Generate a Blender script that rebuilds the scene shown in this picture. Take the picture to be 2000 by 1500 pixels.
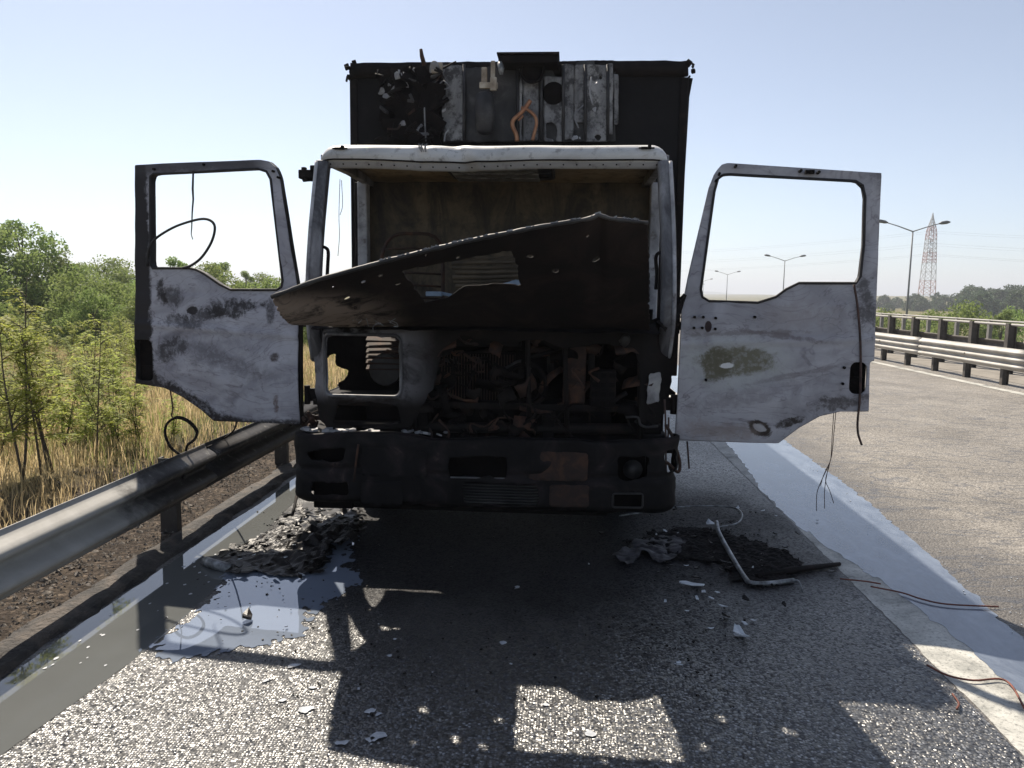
import bpy, bmesh, math, random
import numpy as np
from mathutils import Vector, Matrix, noise as mnoise
from mathutils.geometry import tessellate_polygon

for o in list(bpy.data.objects):
    bpy.data.objects.remove(o)
scene = bpy.context.scene
COL = scene.collection
R = math.radians
random.seed(7)
rng = np.random.default_rng(7)

# ------------------------------------------------------------------ camera
YAW, PITCH, ROLL, CAM_H, FPX = 4.0, 6.84, 0.8, 1.6, 1500.0
_y, _p, _r = R(YAW), R(PITCH), R(ROLL)
FW = Vector((-math.sin(_y) * math.cos(_p), math.cos(_y) * math.cos(_p), -math.sin(_p)))
_rt = Vector((math.cos(_y), math.sin(_y), 0))
_up = _rt.cross(FW)
RT = _rt * math.cos(_r) + _up * math.sin(_r)
UP = -_rt * math.sin(_r) + _up * math.cos(_r)
CAM = Vector((0, 0, CAM_H))
cam_data = bpy.data.cameras.new('camera')
cam = bpy.data.objects.new('camera', cam_data)
COL.objects.link(cam)
m3 = Matrix((RT, UP, -FW)).transposed()
cam.matrix_world = Matrix.Translation(CAM) @ m3.to_4x4()
cam_data.sensor_width = 36
cam_data.lens = 36 * FPX / 2000
cam_data.clip_start = 0.05
cam_data.clip_end = 9000
scene.camera = cam

# ------------------------------------------------------------------ sky, sun, exposure
SUN = Vector((-0.40, 0.76, 1.0)).normalized()          # towards the sun
SUN_EL = math.asin(SUN.z)
SUN_AZ = math.atan2(SUN.x, SUN.y)                       # clockwise from +Y
world = bpy.data.worlds.new('World')
scene.world = world
world.use_nodes = True
wn = world.node_tree
wn.nodes.clear()
sky = wn.nodes.new('ShaderNodeTexSky')
sky.sky_type = 'NISHITA'
sky.sun_disc = False
sky.sun_elevation = SUN_EL
sky.sun_rotation = SUN_AZ
sky.air_density = 1.0
sky.dust_density = 2.5
sky.altitude = 2000
sky.ozone_density = 2.5
bg = wn.nodes.new('ShaderNodeBackground')
bg.inputs['Strength'].default_value = 0.085
wo = wn.nodes.new('ShaderNodeOutputWorld')
hsv = wn.nodes.new('ShaderNodeHueSaturation')
hsv.inputs['Saturation'].default_value = 0.66       # thin summer haze: paler blue all over
wn.links.new(sky.outputs[0], hsv.inputs['Color'])
wn.links.new(hsv.outputs[0], bg.inputs[0])
wn.links.new(bg.outputs[0], wo.inputs[0])
sun_data = bpy.data.lights.new('sun', 'SUN')
sun_data.energy = 5.0
sun_data.angle = R(0.55)
sun_data.color = (1.0, 0.90, 0.76)
sun = bpy.data.objects.new('sun', sun_data)
COL.objects.link(sun)
sun.rotation_euler = (-SUN).to_track_quat('-Z', 'Y').to_euler()
vs = scene.view_settings
vs.view_transform = 'Standard'
vs.look = 'None'
vs.exposure = 0.72
vs.gamma = 1.0
scene.cycles.max_bounces = 6
scene.cycles.diffuse_bounces = 4
scene.cycles.glossy_bounces = 3
scene.cycles.transparent_max_bounces = 12
scene.cycles.volume_bounces = 0
scene.cycles.caustics_reflective = False
scene.cycles.caustics_refractive = False
scene.cycles.sample_clamp_indirect = 6


# ------------------------------------------------------------------ measuring helpers
def ray(px, py):
    return FW + RT * ((px - 1000) / FPX) - UP * ((py - 750) / FPX)


def at(px, py, Y):
    """world point at a real distance Y down the road (measured from the photograph)"""
    d = ray(px, py)
    return CAM + d * (Y / d.y)


def onz(px, py, z=0.0):
    d = ray(px, py)
    return CAM + d * ((z - CAM.z) / d.z)


def bend(Y):
    """the motorway bends gently to the left"""
    if Y <= 0:
        return 0.0
    if Y < 120:
        return -0.0007 * Y * Y
    return -0.0007 * 120 * 120 - 0.168 * (Y - 120)


def nz(x, y, z=0.0, s=1.0):
    return mnoise.noise(Vector((x * s, y * s, z * s)))


# ------------------------------------------------------------------ materials
class NT:
    def __init__(self, name):
        self.m = bpy.data.materials.new(name)
        self.m.use_nodes = True
        self.t = self.m.node_tree
        self.t.nodes.clear()
        self.out = self.t.nodes.new('ShaderNodeOutputMaterial')
        self.b = self.t.nodes.new('ShaderNodeBsdfPrincipled')
        self.t.links.new(self.b.outputs[0], self.out.inputs[0])
        self._tc = None

    def n(self, typ, **kw):
        nd = self.t.nodes.new(typ)
        for k, v in kw.items():
            setattr(nd, k, v)
        return nd

    def put(self, sock, v):
        if isinstance(v, bpy.types.NodeSocket):
            self.t.links.new(v, sock)
        elif v is not None:
            if hasattr(sock.default_value, '__len__'):
                n = len(sock.default_value)
                if not hasattr(v, '__len__'):
                    v = (v, v, v)
                v = tuple(v)
                if n == 4 and len(v) == 3:
                    v = v + (1,)
            sock.default_value = v

    def co(self, scale=(1, 1, 1), loc=(0, 0, 0), rot=(0, 0, 0)):
        if self._tc is None:
            self._tc = self.n('ShaderNodeTexCoord')
        if scale == (1, 1, 1) and loc == (0, 0, 0) and rot == (0, 0, 0):
            return self._tc.outputs['Object']
        mp = self.n('ShaderNodeMapping')
        self.put(mp.inputs['Vector'], self._tc.outputs['Object'])
        mp.inputs['Scale'].default_value = scale
        mp.inputs['Location'].default_value = loc
        mp.inputs['Rotation'].default_value = rot
        return mp.outputs[0]

    def noise(self, scale=5, detail=4, rough=.55, dist=0, co=None, col=False):
        nd = self.n('ShaderNodeTexNoise')
        self.put(nd.inputs['Vector'], co if co is not None else self.co())
        nd.inputs['Scale'].default_value = scale
        nd.inputs['Detail'].default_value = detail
        nd.inputs['Roughness'].default_value = rough
        nd.inputs['Distortion'].default_value = dist
        return nd.outputs[1 if col else 0]

    def voro(self, scale=5, feature='F1', co=None, out=0, rand=1.0):
        nd = self.n('ShaderNodeTexVoronoi', feature=feature)
        self.put(nd.inputs['Vector'], co if co is not None else self.co())
        nd.inputs['Scale'].default_value = scale
        nd.inputs['Randomness'].default_value = rand
        return nd.outputs[out]

    def ramp(self, f, stops, interp='LINEAR'):
        nd = self.n('ShaderNodeValToRGB')
        cr = nd.color_ramp
        cr.interpolation = interp
        while len(cr.elements) > 1:
            cr.elements.remove(cr.elements[-1])
        for i, (p, c) in enumerate(stops):
            e = cr.elements[0] if i == 0 else cr.elements.new(p)
            e.position = p
            if not hasattr(c, '__len__'):
                c = (c, c, c)
            e.color = tuple(c) + (1,) if len(c) == 3 else c
        self.put(nd.inputs[0], f)
        return nd.outputs[0]

    def mix(self, f, a, b, mode='MIX'):
        nd = self.n('ShaderNodeMix', data_type='RGBA', blend_type=mode)
        self.put(nd.inputs[0], f)
        self.put(nd.inputs[6], a)
        self.put(nd.inputs[7], b)
        return nd.outputs[2]

    def math(self, op, a, b=None, c=None, clamp=False):
        nd = self.n('ShaderNodeMath', operation=op, use_clamp=clamp)
        self.put(nd.inputs[0], a)
        if b is not None:
            self.put(nd.inputs[1], b)
        if c is not None:
            self.put(nd.inputs[2], c)
        return nd.outputs[0]

    def maprange(self, v, a, b, c=0., d=1., smooth=False):
        nd = self.n('ShaderNodeMapRange', interpolation_type='SMOOTHSTEP' if smooth else 'LINEAR')
        self.put(nd.inputs[0], v)
        for i, q in enumerate((a, b, c, d)):
            self.put(nd.inputs[i + 1], q)
        return nd.outputs[0]

    def xyz(self, co=None):
        nd = self.n('ShaderNodeSeparateXYZ')
        self.put(nd.inputs[0], co if co is not None else self.co())
        return nd.outputs

    def bump(self, h, strength=.5, dist=.01):
        nd = self.n('ShaderNodeBump')
        nd.inputs['Strength'].default_value = strength
        nd.inputs['Distance'].default_value = dist
        self.put(nd.inputs['Height'], h)
        self.put(self.b.inputs['Normal'], nd.outputs[0])
        return nd.outputs[0]

    def blob(self, cx, cz, rx, rz, rot=0, wob=.5, ws=14, soft=.5, wobtex=None):
        """soft-edged stain of its own shape on a panel lying in the local x-z plane"""
        x, y, z = self.xyz()
        dx = self.math('SUBTRACT', x, cx)
        dz = self.math('SUBTRACT', z, cz)
        c, s = math.cos(rot), math.sin(rot)
        a = self.math('DIVIDE', self.math('ADD', self.math('MULTIPLY', dx, c), self.math('MULTIPLY', dz, s)), rx)
        b = self.math('DIVIDE', self.math('SUBTRACT', self.math('MULTIPLY', dz, c), self.math('MULTIPLY', dx, s)), rz)
        d = self.math('SQRT', self.math('ADD', self.math('MULTIPLY', a, a), self.math('MULTIPLY', b, b)))
        w = wobtex if wobtex is not None else self.noise(ws, 5, .65)
        d = self.math('ADD', d, self.math('MULTIPLY', self.math('SUBTRACT', w, .5), 4.2 * wob))
        return self.maprange(d, 1 + soft * .5, 1 - soft * .5, 0, 1, True)

    def done(self, base=None, rough=None, metal=None, spec=None):
        self.put(self.b.inputs['Base Color'], base)
        self.put(self.b.inputs['Roughness'], rough)
        self.put(self.b.inputs['Metallic'], metal)
        if spec is not None:
            self.put(self.b.inputs['Specular IOR Level'], spec)
        return self.m


def simple(name, stops, scale=6, detail=5, dist=0, rough=.7, metal=0, bump=.2, bdist=.01, bscale=None, spec=None, nrough=.6):
    t = NT(name)
    f = t.noise(scale, detail, nrough, dist)
    c = t.ramp(f, stops)
    if bump:
        t.bump(t.noise(bscale or scale * 4, 4, .6), bump, bdist)
    return t.done(c, rough, metal, spec)


MAT = {}
MAT['char'] = simple('charred_metal', [(.3, (.004, .0034, .0036)), (.55, (.010, .0075, .0072)), (.70, (.026, .017, .014)), (.85, (.065, .042, .032))], 7, 6, .6, .8, 0, .5, .006, None, .22)
MAT['char_dark'] = simple('soot_black_metal', [(.35, (.003, .0026, .003)), (.6, (.008, .006, .006)), (.8, (.022, .014, .012))], 9, 5, .4, .85, 0, .5, .006, None, .15)
MAT['rust'] = simple('burnt_rusty_steel', [(.3, (.010, .006, .005)), (.5, (.030, .014, .009)), (.7, (.085, .036, .018))], 10, 6, .6, .8, 0, .4, .004)
MAT['bumper'] = simple('charred_bumper_plastic', [(.3, (.003, .0027, .003)), (.5, (.007, .006, .0065)), (.62, (.020, .015, .016)), (.74, (.075, .055, .048))], 5, 8, .8, .75, 0, .45, .004, 30, .22)
MAT['inside'] = simple('heat_browned_inner_steel', [(.25, (.014, .011, .009)), (.48, (.05, .037, .024)), (.68, (.105, .08, .05)), (.85, (.17, .14, .10))], 3.2, 7, .8, .72, 0, .3, .005)
MAT['rubber'] = simple('burnt_rubber', [(.35, (.010, .009, .010)), (.7, (.028, .025, .026))], 12, 3, 0, .7, 0, .3, .003)
MAT['copper'] = simple('heat_stained_copper', [(.3, (.25, .11, .06)), (.7, (.42, .22, .12))], 14, 3, 0, .5, .5, .1, .002)
MAT['ashmetal'] = simple('ash_grey_metal', [(.2, (.02, .02, .022)), (.42, (.13, .13, .14)), (.6, (.30, .30, .31)), (.85, (.48, .48, .47))], 5, 6, .5, .6, .15, .3, .003)
MAT['darkmetal'] = simple('smoked_metal', [(.3, (.008, .0075, .008)), (.55, (.035, .033, .034)), (.8, (.12, .115, .11))], 5, 6, .5, .6, .1, .3, .003)
MAT['wire'] = simple('scorched_wire', [(.3, (.02, .013, .012)), (.7, (.09, .045, .035))], 30, 2, 0, .7, 0, 0)
MAT['pipe'] = simple('dull_bright_tube', [(.3, (.05, .05, .05)), (.5, (.2, .21, .22)), (.8, (.5, .52, .54))], 18, 4, 0, .4, .3, .1, .002)
MAT['bluebit'] = simple('pale_blue_scorched_plastic', [(.3, (.08, .12, .17)), (.7, (.35, .45, .55))], 8, 4, 0, .5, 0, .1, .004)

# white-painted cab steel, scorched
t = NT('scorched_white_cab_paint')
n1 = t.noise(3.0, 7, .62, .7)
n2 = t.noise(16, 5, .6)
c = t.ramp(n1, [(.25, (.05, .048, .055)), (.40, (.20, .20, .215)), (.55, (.42, .42, .44)), (.75, (.58, .58, .60))])
c = t.mix(t.ramp(n2, [(.56, 0), (.70, .8)]), c, (.07, .052, .045))
t.bump(t.noise(22, 4, .6), .12, .004)
MAT['cabwhite'] = t.done(c, .55)
t = NT('sooty_pillar_paint')
n1 = t.noise(5.0, 7, .65, .7, co=t.co((1, 1, .45)))
c = t.ramp(n1, [(.30, (.016, .016, .019)), (.46, (.06, .058, .064)), (.60, (.17, .17, .18)), (.78, (.38, .38, .40))])
t.bump(t.noise(22, 4, .6), .2, .004)
MAT['pillar'] = t.done(c, .55)


# ------------------------------------------------------------------ mesh helpers
class MB:
    def __init__(self):
        self.v, self.f = [], []

    def add(self, vs, fs):
        b = len(self.v)
        self.v += [tuple(p) for p in vs]
        self.f += [tuple(b + i for i in f) for f in fs]
        return self

    def box(self, a, b):
        x0, y0, z0 = (min(a[i], b[i]) for i in range(3))
        x1, y1, z1 = (max(a[i], b[i]) for i in range(3))
        return self.add([(x0, y0, z0), (x1, y0, z0), (x1, y1, z0), (x0, y1, z0), (x0, y0, z1), (x1, y0, z1), (x1, y1, z1), (x0, y1, z1)],
                        [(0, 3, 2, 1), (4, 5, 6, 7), (0, 1, 5, 4), (1, 2, 6, 5), (2, 3, 7, 6), (3, 0, 4, 7)])

    def cbox(self, c, s, rot=None):
        M_ = rot or Matrix.Identity(3)
        c = Vector(c)
        h = Vector(s) / 2
        vs = [c + M_ @ Vector((sx * h.x, sy * h.y, sz * h.z)) for sz in (-1, 1) for sx, sy in ((-1, -1), (1, -1), (1, 1), (-1, 1))]
        return self.add(vs, [(0, 3, 2, 1), (4, 5, 6, 7), (0, 1, 5, 4), (1, 2, 6, 5), (2, 3, 7, 6), (3, 0, 4, 7)])

    def tube(self, pts, r, n=8, cap=True):
        pts = [Vector(p) for p in pts]
        k = len(pts)
        rad = r if hasattr(r, '__len__') else [r] * k
        vs, fs = [], []
        u = None
        for i, p in enumerate(pts):
            d = (pts[min(i + 1, k - 1)] - pts[max(i - 1, 0)])
            d = d.normalized() if d.length > 1e-9 else Vector((0, 0, 1))
            if u is None:
                u = d.orthogonal().normalized()
            else:
                u = (u - d * u.dot(d))
                u = u.normalized() if u.length > 1e-6 else d.orthogonal().normalized()
            w = d.cross(u)
            for j in range(n):
                a = 2 * math.pi * j / n
                vs.append(p + (u * math.cos(a) + w * math.sin(a)) * rad[i])
        for i in range(k - 1):
            for j in range(n):
                j2 = (j + 1) % n
                fs.append((i * n + j, i * n + j2, (i + 1) * n + j2, (i + 1) * n + j))
        if cap:
            fs.append(tuple(range(n - 1, -1, -1)))
            fs.append(tuple((k - 1) * n + j for j in range(n)))
        return self.add(vs, fs)

    def sweep(self, pts, prof, up=(0, 0, 1), closed=True):
        """sweep a 2-D profile (side, up) along pts"""
        pts = [Vector(p) for p in pts]
        k, n = len(pts), len(prof)
        vs, fs = [], []
        up = Vector(up)
        for i, p in enumerate(pts):
            d = (pts[min(i + 1, k - 1)] - pts[max(i - 1, 0)]).normalized()
            s = d.cross(up).normalized()
            w = s.cross(d)
            for a, b in prof:
                vs.append(p + s * a + w * b)
        m = n if closed else n - 1
        for i in range(k - 1):
            for j in range(m):
                j2 = (j + 1) % n
                fs.append((i * n + j, i * n + j2, (i + 1) * n + j2, (i + 1) * n + j))
        if closed:
            fs.append(tuple(range(n - 1, -1, -1)))
            fs.append(tuple((k - 1) * n + j for j in range(n)))
        return self.add(vs, fs)

    def cyl(self, a, b, r, n=16, r2=None):
        return self.tube([a, b], [r, r if r2 is None else r2], n)

    def build(self, name, mat, parent=None, smooth=False, off=None, bevel=0, solid=0):
        o_ = Vector((0, 0, 0))
        if off is not None:
            o_ = Vector(off)
        elif parent is not None:
            o_ = ORIGIN.get(parent.name, Vector((0, 0, 0)))
        me = bpy.data.meshes.new(name)
        me.from_pydata([tuple(Vector(p) - o_) for p in self.v], [], self.f)
        return link(name, me, mat, parent, smooth, bevel, solid)


ORIGIN = {}


def link(name, me, mat, parent=None, smooth=False, bevel=0, solid=0):
    o = bpy.data.objects.new(name, me)
    COL.objects.link(o)
    if mat is not None:
        me.materials.append(MAT[mat] if isinstance(mat, str) else mat)
    if parent is not None:
        o.parent = parent
        if parent.type != 'EMPTY' or parent.name in ORIGIN:
            ORIGIN[o.name] = ORIGIN.get(parent.name, Vector((0, 0, 0)))
    if smooth:
        me.polygons.foreach_set('use_smooth', [True] * len(me.polygons))
    if solid:
        s = o.modifiers.new('thickness', 'SOLIDIFY')
        s.thickness = solid
        s.offset = 0
    if bevel:
        b = o.modifiers.new('bevel', 'BEVEL')
        b.width = bevel
        b.segments = 2
        b.limit_method = 'ANGLE'
        b.angle_limit = R(35)
        b.harden_normals = False
    return o


def tag(o, label=None, cat=None, group=None, kind=None):
    if label:
        o['label'] = label
    if cat:
        o['category'] = cat
    if group:
        o['group'] = group
    if kind:
        o['kind'] = kind
    return o


def empty(name, loc, label=None, cat=None, group=None):
    o = bpy.data.objects.new(name, None)
    COL.objects.link(o)
    o.location = loc
    o.empty_display_size = .2
    ORIGIN[o.name] = Vector(loc)
    return tag(o, label, cat, group)


def copy_tree(o, parent=None):
    c = o.copy()
    COL.objects.link(c)
    c.parent = parent
    for ch in list(o.children):
        copy_tree(ch, c)
    return c


def sdf(poly, U, V):
    """signed distance to a polygon, positive inside (numpy arrays)"""
    P = np.asarray(poly, float)
    Q = np.roll(P, -1, 0)
    d2 = np.full(U.shape, 1e9)
    ins = np.zeros(U.shape, bool)
    for (ax, ay), (bx, by) in zip(P, Q):
        ex, ey = bx - ax, by - ay
        wx, wy = U - ax, V - ay
        L = ex * ex + ey * ey
        tt = np.clip((wx * ex + wy * ey) / max(L, 1e-12), 0, 1)
        d2 = np.minimum(d2, (wx - ex * tt) ** 2 + (wy - ey * tt) ** 2)
        c = ((ay > V) != (by > V))
        with np.errstate(divide='ignore', invalid='ignore'):
            xc = ax + (V - ay) * ex / (ey if abs(ey) > 1e-12 else 1e-12)
        ins ^= c & (U < xc)
    d = np.sqrt(d2)
    return np.where(ins, d, -d)


def marching(u0, u1, v0, v1, res, field, mapping):
    """surface over the region field(U,V) > 0, with clean cut edges; mapping(u,v) -> point"""
    nu, nv = max(2, int(round((u1 - u0) / res)) + 1), max(2, int(round((v1 - v0) / res)) + 1)
    us, vs_ = np.linspace(u0, u1, nu), np.linspace(v0, v1, nv)
    U, V = np.meshgrid(us, vs_, indexing='ij')
    F = field(U, V)
    verts, idx, faces = [], {}, []

    def gv(key, u, v):
        i = idx.get(key)
        if i is None:
            i = idx[key] = len(verts)
            verts.append(mapping(u, v))
        return i
    pos = F > 0
    anyin = pos[:-1, :-1] | pos[1:, :-1] | pos[1:, 1:] | pos[:-1, 1:]
    for i, j in zip(*np.nonzero(anyin)):
        cs = ((i, j), (i + 1, j), (i + 1, j + 1), (i, j + 1))
        poly = []
        for k in range(4):
            a, b = cs[k], cs[(k + 1) % 4]
            fa, fb = F[a], F[b]
            if fa > 0:
                poly.append(gv(a, us[a[0]], vs_[a[1]]))
            if (fa > 0) != (fb > 0):
                tt = min(max(fa / (fa - fb), .02), .98)
                key = (a, b) if a < b else (b, a)
                poly.append(gv(key, us[a[0]] + (us[b[0]] - us[a[0]]) * tt, vs_[a[1]] + (vs_[b[1]] - vs_[a[1]]) * tt))
        if len(poly) >= 3:
            faces.append(poly)
    return verts, faces


def sheet(name, outline, holes, res, mat, parent, mapping, solid=.004, rag=0, rag_s=8, off=None, extra=None, smooth=True):
    P = np.asarray(outline)
    u0, v0 = P.min(0) - res
    u1, v1 = P.max(0) + res

    def field(U, V):
        F = sdf(outline, U, V)
        for h in holes:
            if isinstance(h, tuple) and h[0] == 'c':
                F = np.minimum(F, np.hypot(U - h[1], V - h[2]) - h[3])
            else:
                F = np.minimum(F, -sdf(h, U, V))
        if rag:
            n = np.array([[nz(a, b, 3.1, rag_s) + .5 * nz(a, b, 9.1, rag_s * 2.7) for a, b in zip(ra, rb)] for ra, rb in zip(U, V)])
            F = F + n * rag
        if extra is not None:
            F = extra(U, V, F)
        return F
    vs_, fs = marching(u0, u1, v0, v1, res, field, mapping)
    mb = MB()
    mb.v, mb.f = [tuple(p) for p in vs_], fs
    return mb.build(name, mat, parent, smooth, off, 0, solid)


def rrect(x0, x1, y0, y1, r, n=4):
    out = []
    for cx, cy, a0 in ((x1 - r, y1 - r, 0), (x0 + r, y1 - r, 90), (x0 + r, y0 + r, 180), (x1 - r, y0 + r, 270)):
        for k in range(n + 1):
            a = R(a0 + 90 * k / n)
            out.append((cx + r * math.cos(a), cy + r * math.sin(a)))
    return out


def smooth_path(pts, n=6):
    """Catmull-Rom through points"""
    P = [Vector(p) for p in pts]
    P = [P[0] * 2 - P[1]] + P + [P[-1] * 2 - P[-2]]
    out = []
    for i in range(1, len(P) - 2):
        a, b, c, d = P[i - 1:i + 3]
        for k in range(n):
            s = k / n
            out.append(.5 * ((2 * b) + (c - a) * s + (2 * a - 5 * b + 4 * c - d) * s * s + (3 * b - a - 3 * c + d) * s ** 3))
    out.append(P[-2])
    return out


exec_parts = []

# ================================================================== THE SETTING
# ---- ground
def sstep(a, b, x):
    tt = min(max((x - a) / (b - a), 0), 1)
    return tt * tt * (3 - 2 * tt)


def ground_z(x, y):
    xr = x - bend(min(y, 400))
    if xr < -2.3:
        d = -2.3 - xr
        z = .015 + .05 * sstep(0, .8, d) + .09 * math.exp(-((d - 1.55) / .35) ** 2) - .30 * sstep(1.8, 8, d)
        z += .05 * nz(x, y, 0, .8) * sstep(.1, 1, d) + .02 * nz(x, y, 5, 3.1) * sstep(.05, .4, d)
        z += .35 * nz(x, y, 2, .06) * sstep(10, 40, d)
        return z
    if xr < 10.9:
        return -.09
    d = xr - 10.9
    z = -.09 - 3.2 * sstep(0, 9, d)
    z += .25 * nz(x, y, 2, .05) * sstep(9, 30, d)
    z += 6.5 * sstep(110, 420, x) * sstep(60, 260, y)
    return z


xs = list(np.concatenate([-np.geomspace(2600, 12.5, 34), np.arange(-12, -2.2, .2), np.arange(-2, 11.1, 1.4), np.arange(11.2, 22, .9), np.geomspace(23, 2600, 44)]))
ys = list(np.concatenate([np.arange(-12, 0, 2), np.arange(0, 12, .2), np.arange(12, 40, 1.0), np.geomspace(41, 4500, 60)]))
mb = MB()
nx_ = len(xs)
mb.v = [(x, y, ground_z(x, y)) for y in ys for x in xs]
mb.f = [(j * nx_ + i, j * nx_ + i + 1, (j + 1) * nx_ + i + 1, (j + 1) * nx_ + i) for j in range(len(ys) - 1) for i in range(nx_ - 1)]
t = NT('dry_grass_and_soil')
x, y, z = t.xyz()
n1 = t.noise(.35, 6, .6)
n2 = t.noise(5, 6, .65)
grass = t.ramp(n2, [(.3, (.12, .085, .04)), (.5, (.24, .175, .085)), (.75, (.34, .26, .14))])
green = t.ramp(n2, [(.3, (.035, .05, .015)), (.7, (.10, .13, .04))])
far = t.maprange(y, 10, 45)
gmix = t.math('ADD', t.maprange(n1, .42, .62), t.math('MULTIPLY', far, .35), clamp=True)
c = t.mix(t.math('MULTIPLY', gmix, .8), grass, green)
dirt = t.ramp(t.noise(9, 7, .7), [(.25, (.022, .018, .016)), (.5, (.075, .058, .045)), (.75, (.17, .135, .10))])
dm = t.math('MULTIPLY', t.maprange(t.math('ADD', x, t.math('MULTIPLY', t.math('SUBTRACT', t.noise(2.5, 5), .5), 1.2)), -4.0, -3.4, 0, 1, True), t.maprange(x, 10.5, 11, 1, 0))
c = t.mix(dm, c, dirt)
peb = t.ramp(t.voro(55, out=1), [(.2, .35), (.7, 1.0), (.95, 2.4)])
c = t.mix(t.math('MULTIPLY', dm, .8), c, t.mix(1.0, c, peb, 'MULTIPLY'))
t.bump(t.noise(28, 6, .7), .9, .04)
ground = tag(mb.build('ground', t.done(c, .95, 0, .2), smooth=True), kind='structure')


def strip(x0, x1, y0, y1, z, dense=False):
    Y = [y0]
    while Y[-1] < y1:
        Y.append(min(y1, Y[-1] + (1.0 if Y[-1] < 40 else 6.0)))
    b = MB()
    b.v = [(xx + bend(q), q, z) for q in Y for xx in (x0, x1)]
    b.f = [(2 * i, 2 * i + 1, 2 * i + 3, 2 * i + 2) for i in range(len(Y) - 1)]
    return b


# ---- hard shoulder: coarse dark aggregate, hosed wet around the wreck, shade painted in there too
t = NT('coarse_wet_asphalt')
x, y, z = t.xyz()
wv = t.n('ShaderNodeVectorMath', operation='MULTIPLY_ADD')     # break up the cell pattern
t.put(wv.inputs[0], t.noise(38, 3, .6, 0, None, True))
wv.inputs[1].default_value = (.016, .016, 0)
t.put(wv.inputs[2], t.co())
wc = wv.outputs[0]
vd = t.voro(88, co=wc)
vc = t.voro(88, co=wc, out=1)
n1 = t.noise(1.1, 6, .65)
n2 = t.noise(40, 4, .7)
vsep = t.n('ShaderNodeSeparateColor')
t.put(vsep.inputs[0], vc)
stone = t.ramp(vsep.outputs[0], [(0, (.028, .030, .034)), (.5, (.066, .070, .077)), (.8, (.15, .156, .168)), (1, (.40, .41, .43))])
c = t.mix(t.maprange(vd, .35, .62), stone, (.012, .012, .013))
wreck_d = t.n('ShaderNodeVectorMath', operation='DISTANCE')
t.put(wreck_d.inputs[0], t.co((.62, .8, 1)))
wreck_d.inputs[1].default_value = (-.25, 4.1, 0)
soot = t.maprange(t.math('ADD', wreck_d.outputs['Value'], t.math('MULTIPLY', t.math('SUBTRACT', n1, .5), 1.6)), 1.75, .75, 0, .96, True)
c = t.mix(soot, c, (.008, .007, .007))  # soot, with the truck's shade also painted into the colour
wet_shade = t.maprange(t.math('ADD', wreck_d.outputs['Value'], t.math('MULTIPLY', t.math('SUBTRACT', t.noise(.8, 7, .7, .6), .5), 1.5)), 2.35, 1.25, 0, .85, True)
c = t.mix(wet_shade, c, (.012, .012, .014))  # wet asphalt, darkened further as painted shade around the truck
c = t.mix(t.maprange(n1, .35, .75, 0, .45), c, (.018, .018, .02))
h = t.math('ADD', t.math('MULTIPLY', vd, -1.0), t.math('MULTIPLY', n2, .5))
bn = t.bump(h, .55, .006)
vm = t.n('ShaderNodeVectorMath', operation='SUBTRACT')          # every stone has a facet of its own
t.put(vm.inputs[0], vc)
vm.inputs[1].default_value = (.5, .5, .5)
vm2 = t.n('ShaderNodeVectorMath', operation='MULTIPLY_ADD')
t.put(vm2.inputs[0], vm.outputs[0])
vm2.inputs[1].default_value = (.75, .75, .2)
t.put(vm2.inputs[2], bn)
vm3 = t.n('ShaderNodeVectorMath', operation='NORMALIZE')
t.put(vm3.inputs[0], vm2.outputs[0])
t.put(t.b.inputs['Normal'], vm3.outputs[0])
rg = t.math('ADD', t.maprange(n1, .3, .7, .24, .36), t.math('MULTIPLY', vsep.outputs[1], .16))
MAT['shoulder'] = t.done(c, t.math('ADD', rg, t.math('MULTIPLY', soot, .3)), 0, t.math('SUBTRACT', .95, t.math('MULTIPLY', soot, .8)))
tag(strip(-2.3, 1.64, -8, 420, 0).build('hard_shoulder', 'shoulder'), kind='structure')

# ---- carriageway: old pale dry asphalt with wet tyre tracks
t = NT('worn_dry_asphalt')
x, y, z = t.xyz()
vd = t.voro(80)
vc = t.voro(80, out=1)
vsep = t.n('ShaderNodeSeparateColor')
t.put(vsep.inputs[0], vc)
n1 = t.noise(.9, 6, .6, .4)
n3 = t.noise(.35, 4, .5, 0, co=t.co((1, .12, 1)))
base = t.ramp(n1, [(.3, (.16, .147, .13)), (.55, (.225, .208, .185)), (.75, (.275, .255, .228))])
st = t.ramp(vsep.outputs[0], [(0, .55), (.6, 1.0), (1, 1.5)])
c = t.mix(1.0, base, st, 'MULTIPLY')
c = t.mix(t.maprange(n3, .52, .68, 0, .45), c, (.075, .070, .066))
edge = t.maprange(t.math('ADD', x, t.math('MULTIPLY', t.math('SUBTRACT', n1, .5), 1.3)), 3.2, 2.3, 0, .75, True)
c = t.mix(edge, c, (.075, .070, .066))
wet = t.ramp(t.noise(1.6, 4, .5, 2.2, co=t.co((.6, 1.5, 1), rot=(0, 0, .35))), [(.47, 0), (.5, .6), (.53, 0)])
c = t.mix(wet, c, (.06, .062, .07))
t.bump(t.math('ADD', t.math('MULTIPLY', vd, -1), t.noise(60, 3)), .7, .006)
rr = t.math('SUBTRACT', .72, t.math('ADD', t.math('MULTIPLY', wet, .4), t.math('MULTIPLY', edge, .2)))
MAT['lane'] = t.done(c, rr, 0, .45)
tag(strip(1.64, 8.75, -8, 420, 0).build('carriageway', 'lane'), kind='structure')
t = NT('dusty_concrete_verge')
c = t.ramp(t.noise(2, 6, .65), [(.3, (.15, .135, .115)), (.7, (.29, .265, .23))])
MAT['verge'] = t.done(c, .9)
tag(strip(8.75, 10.9, -8, 420, .004).build('paved_verge', 'verge'), kind='structure')


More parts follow.
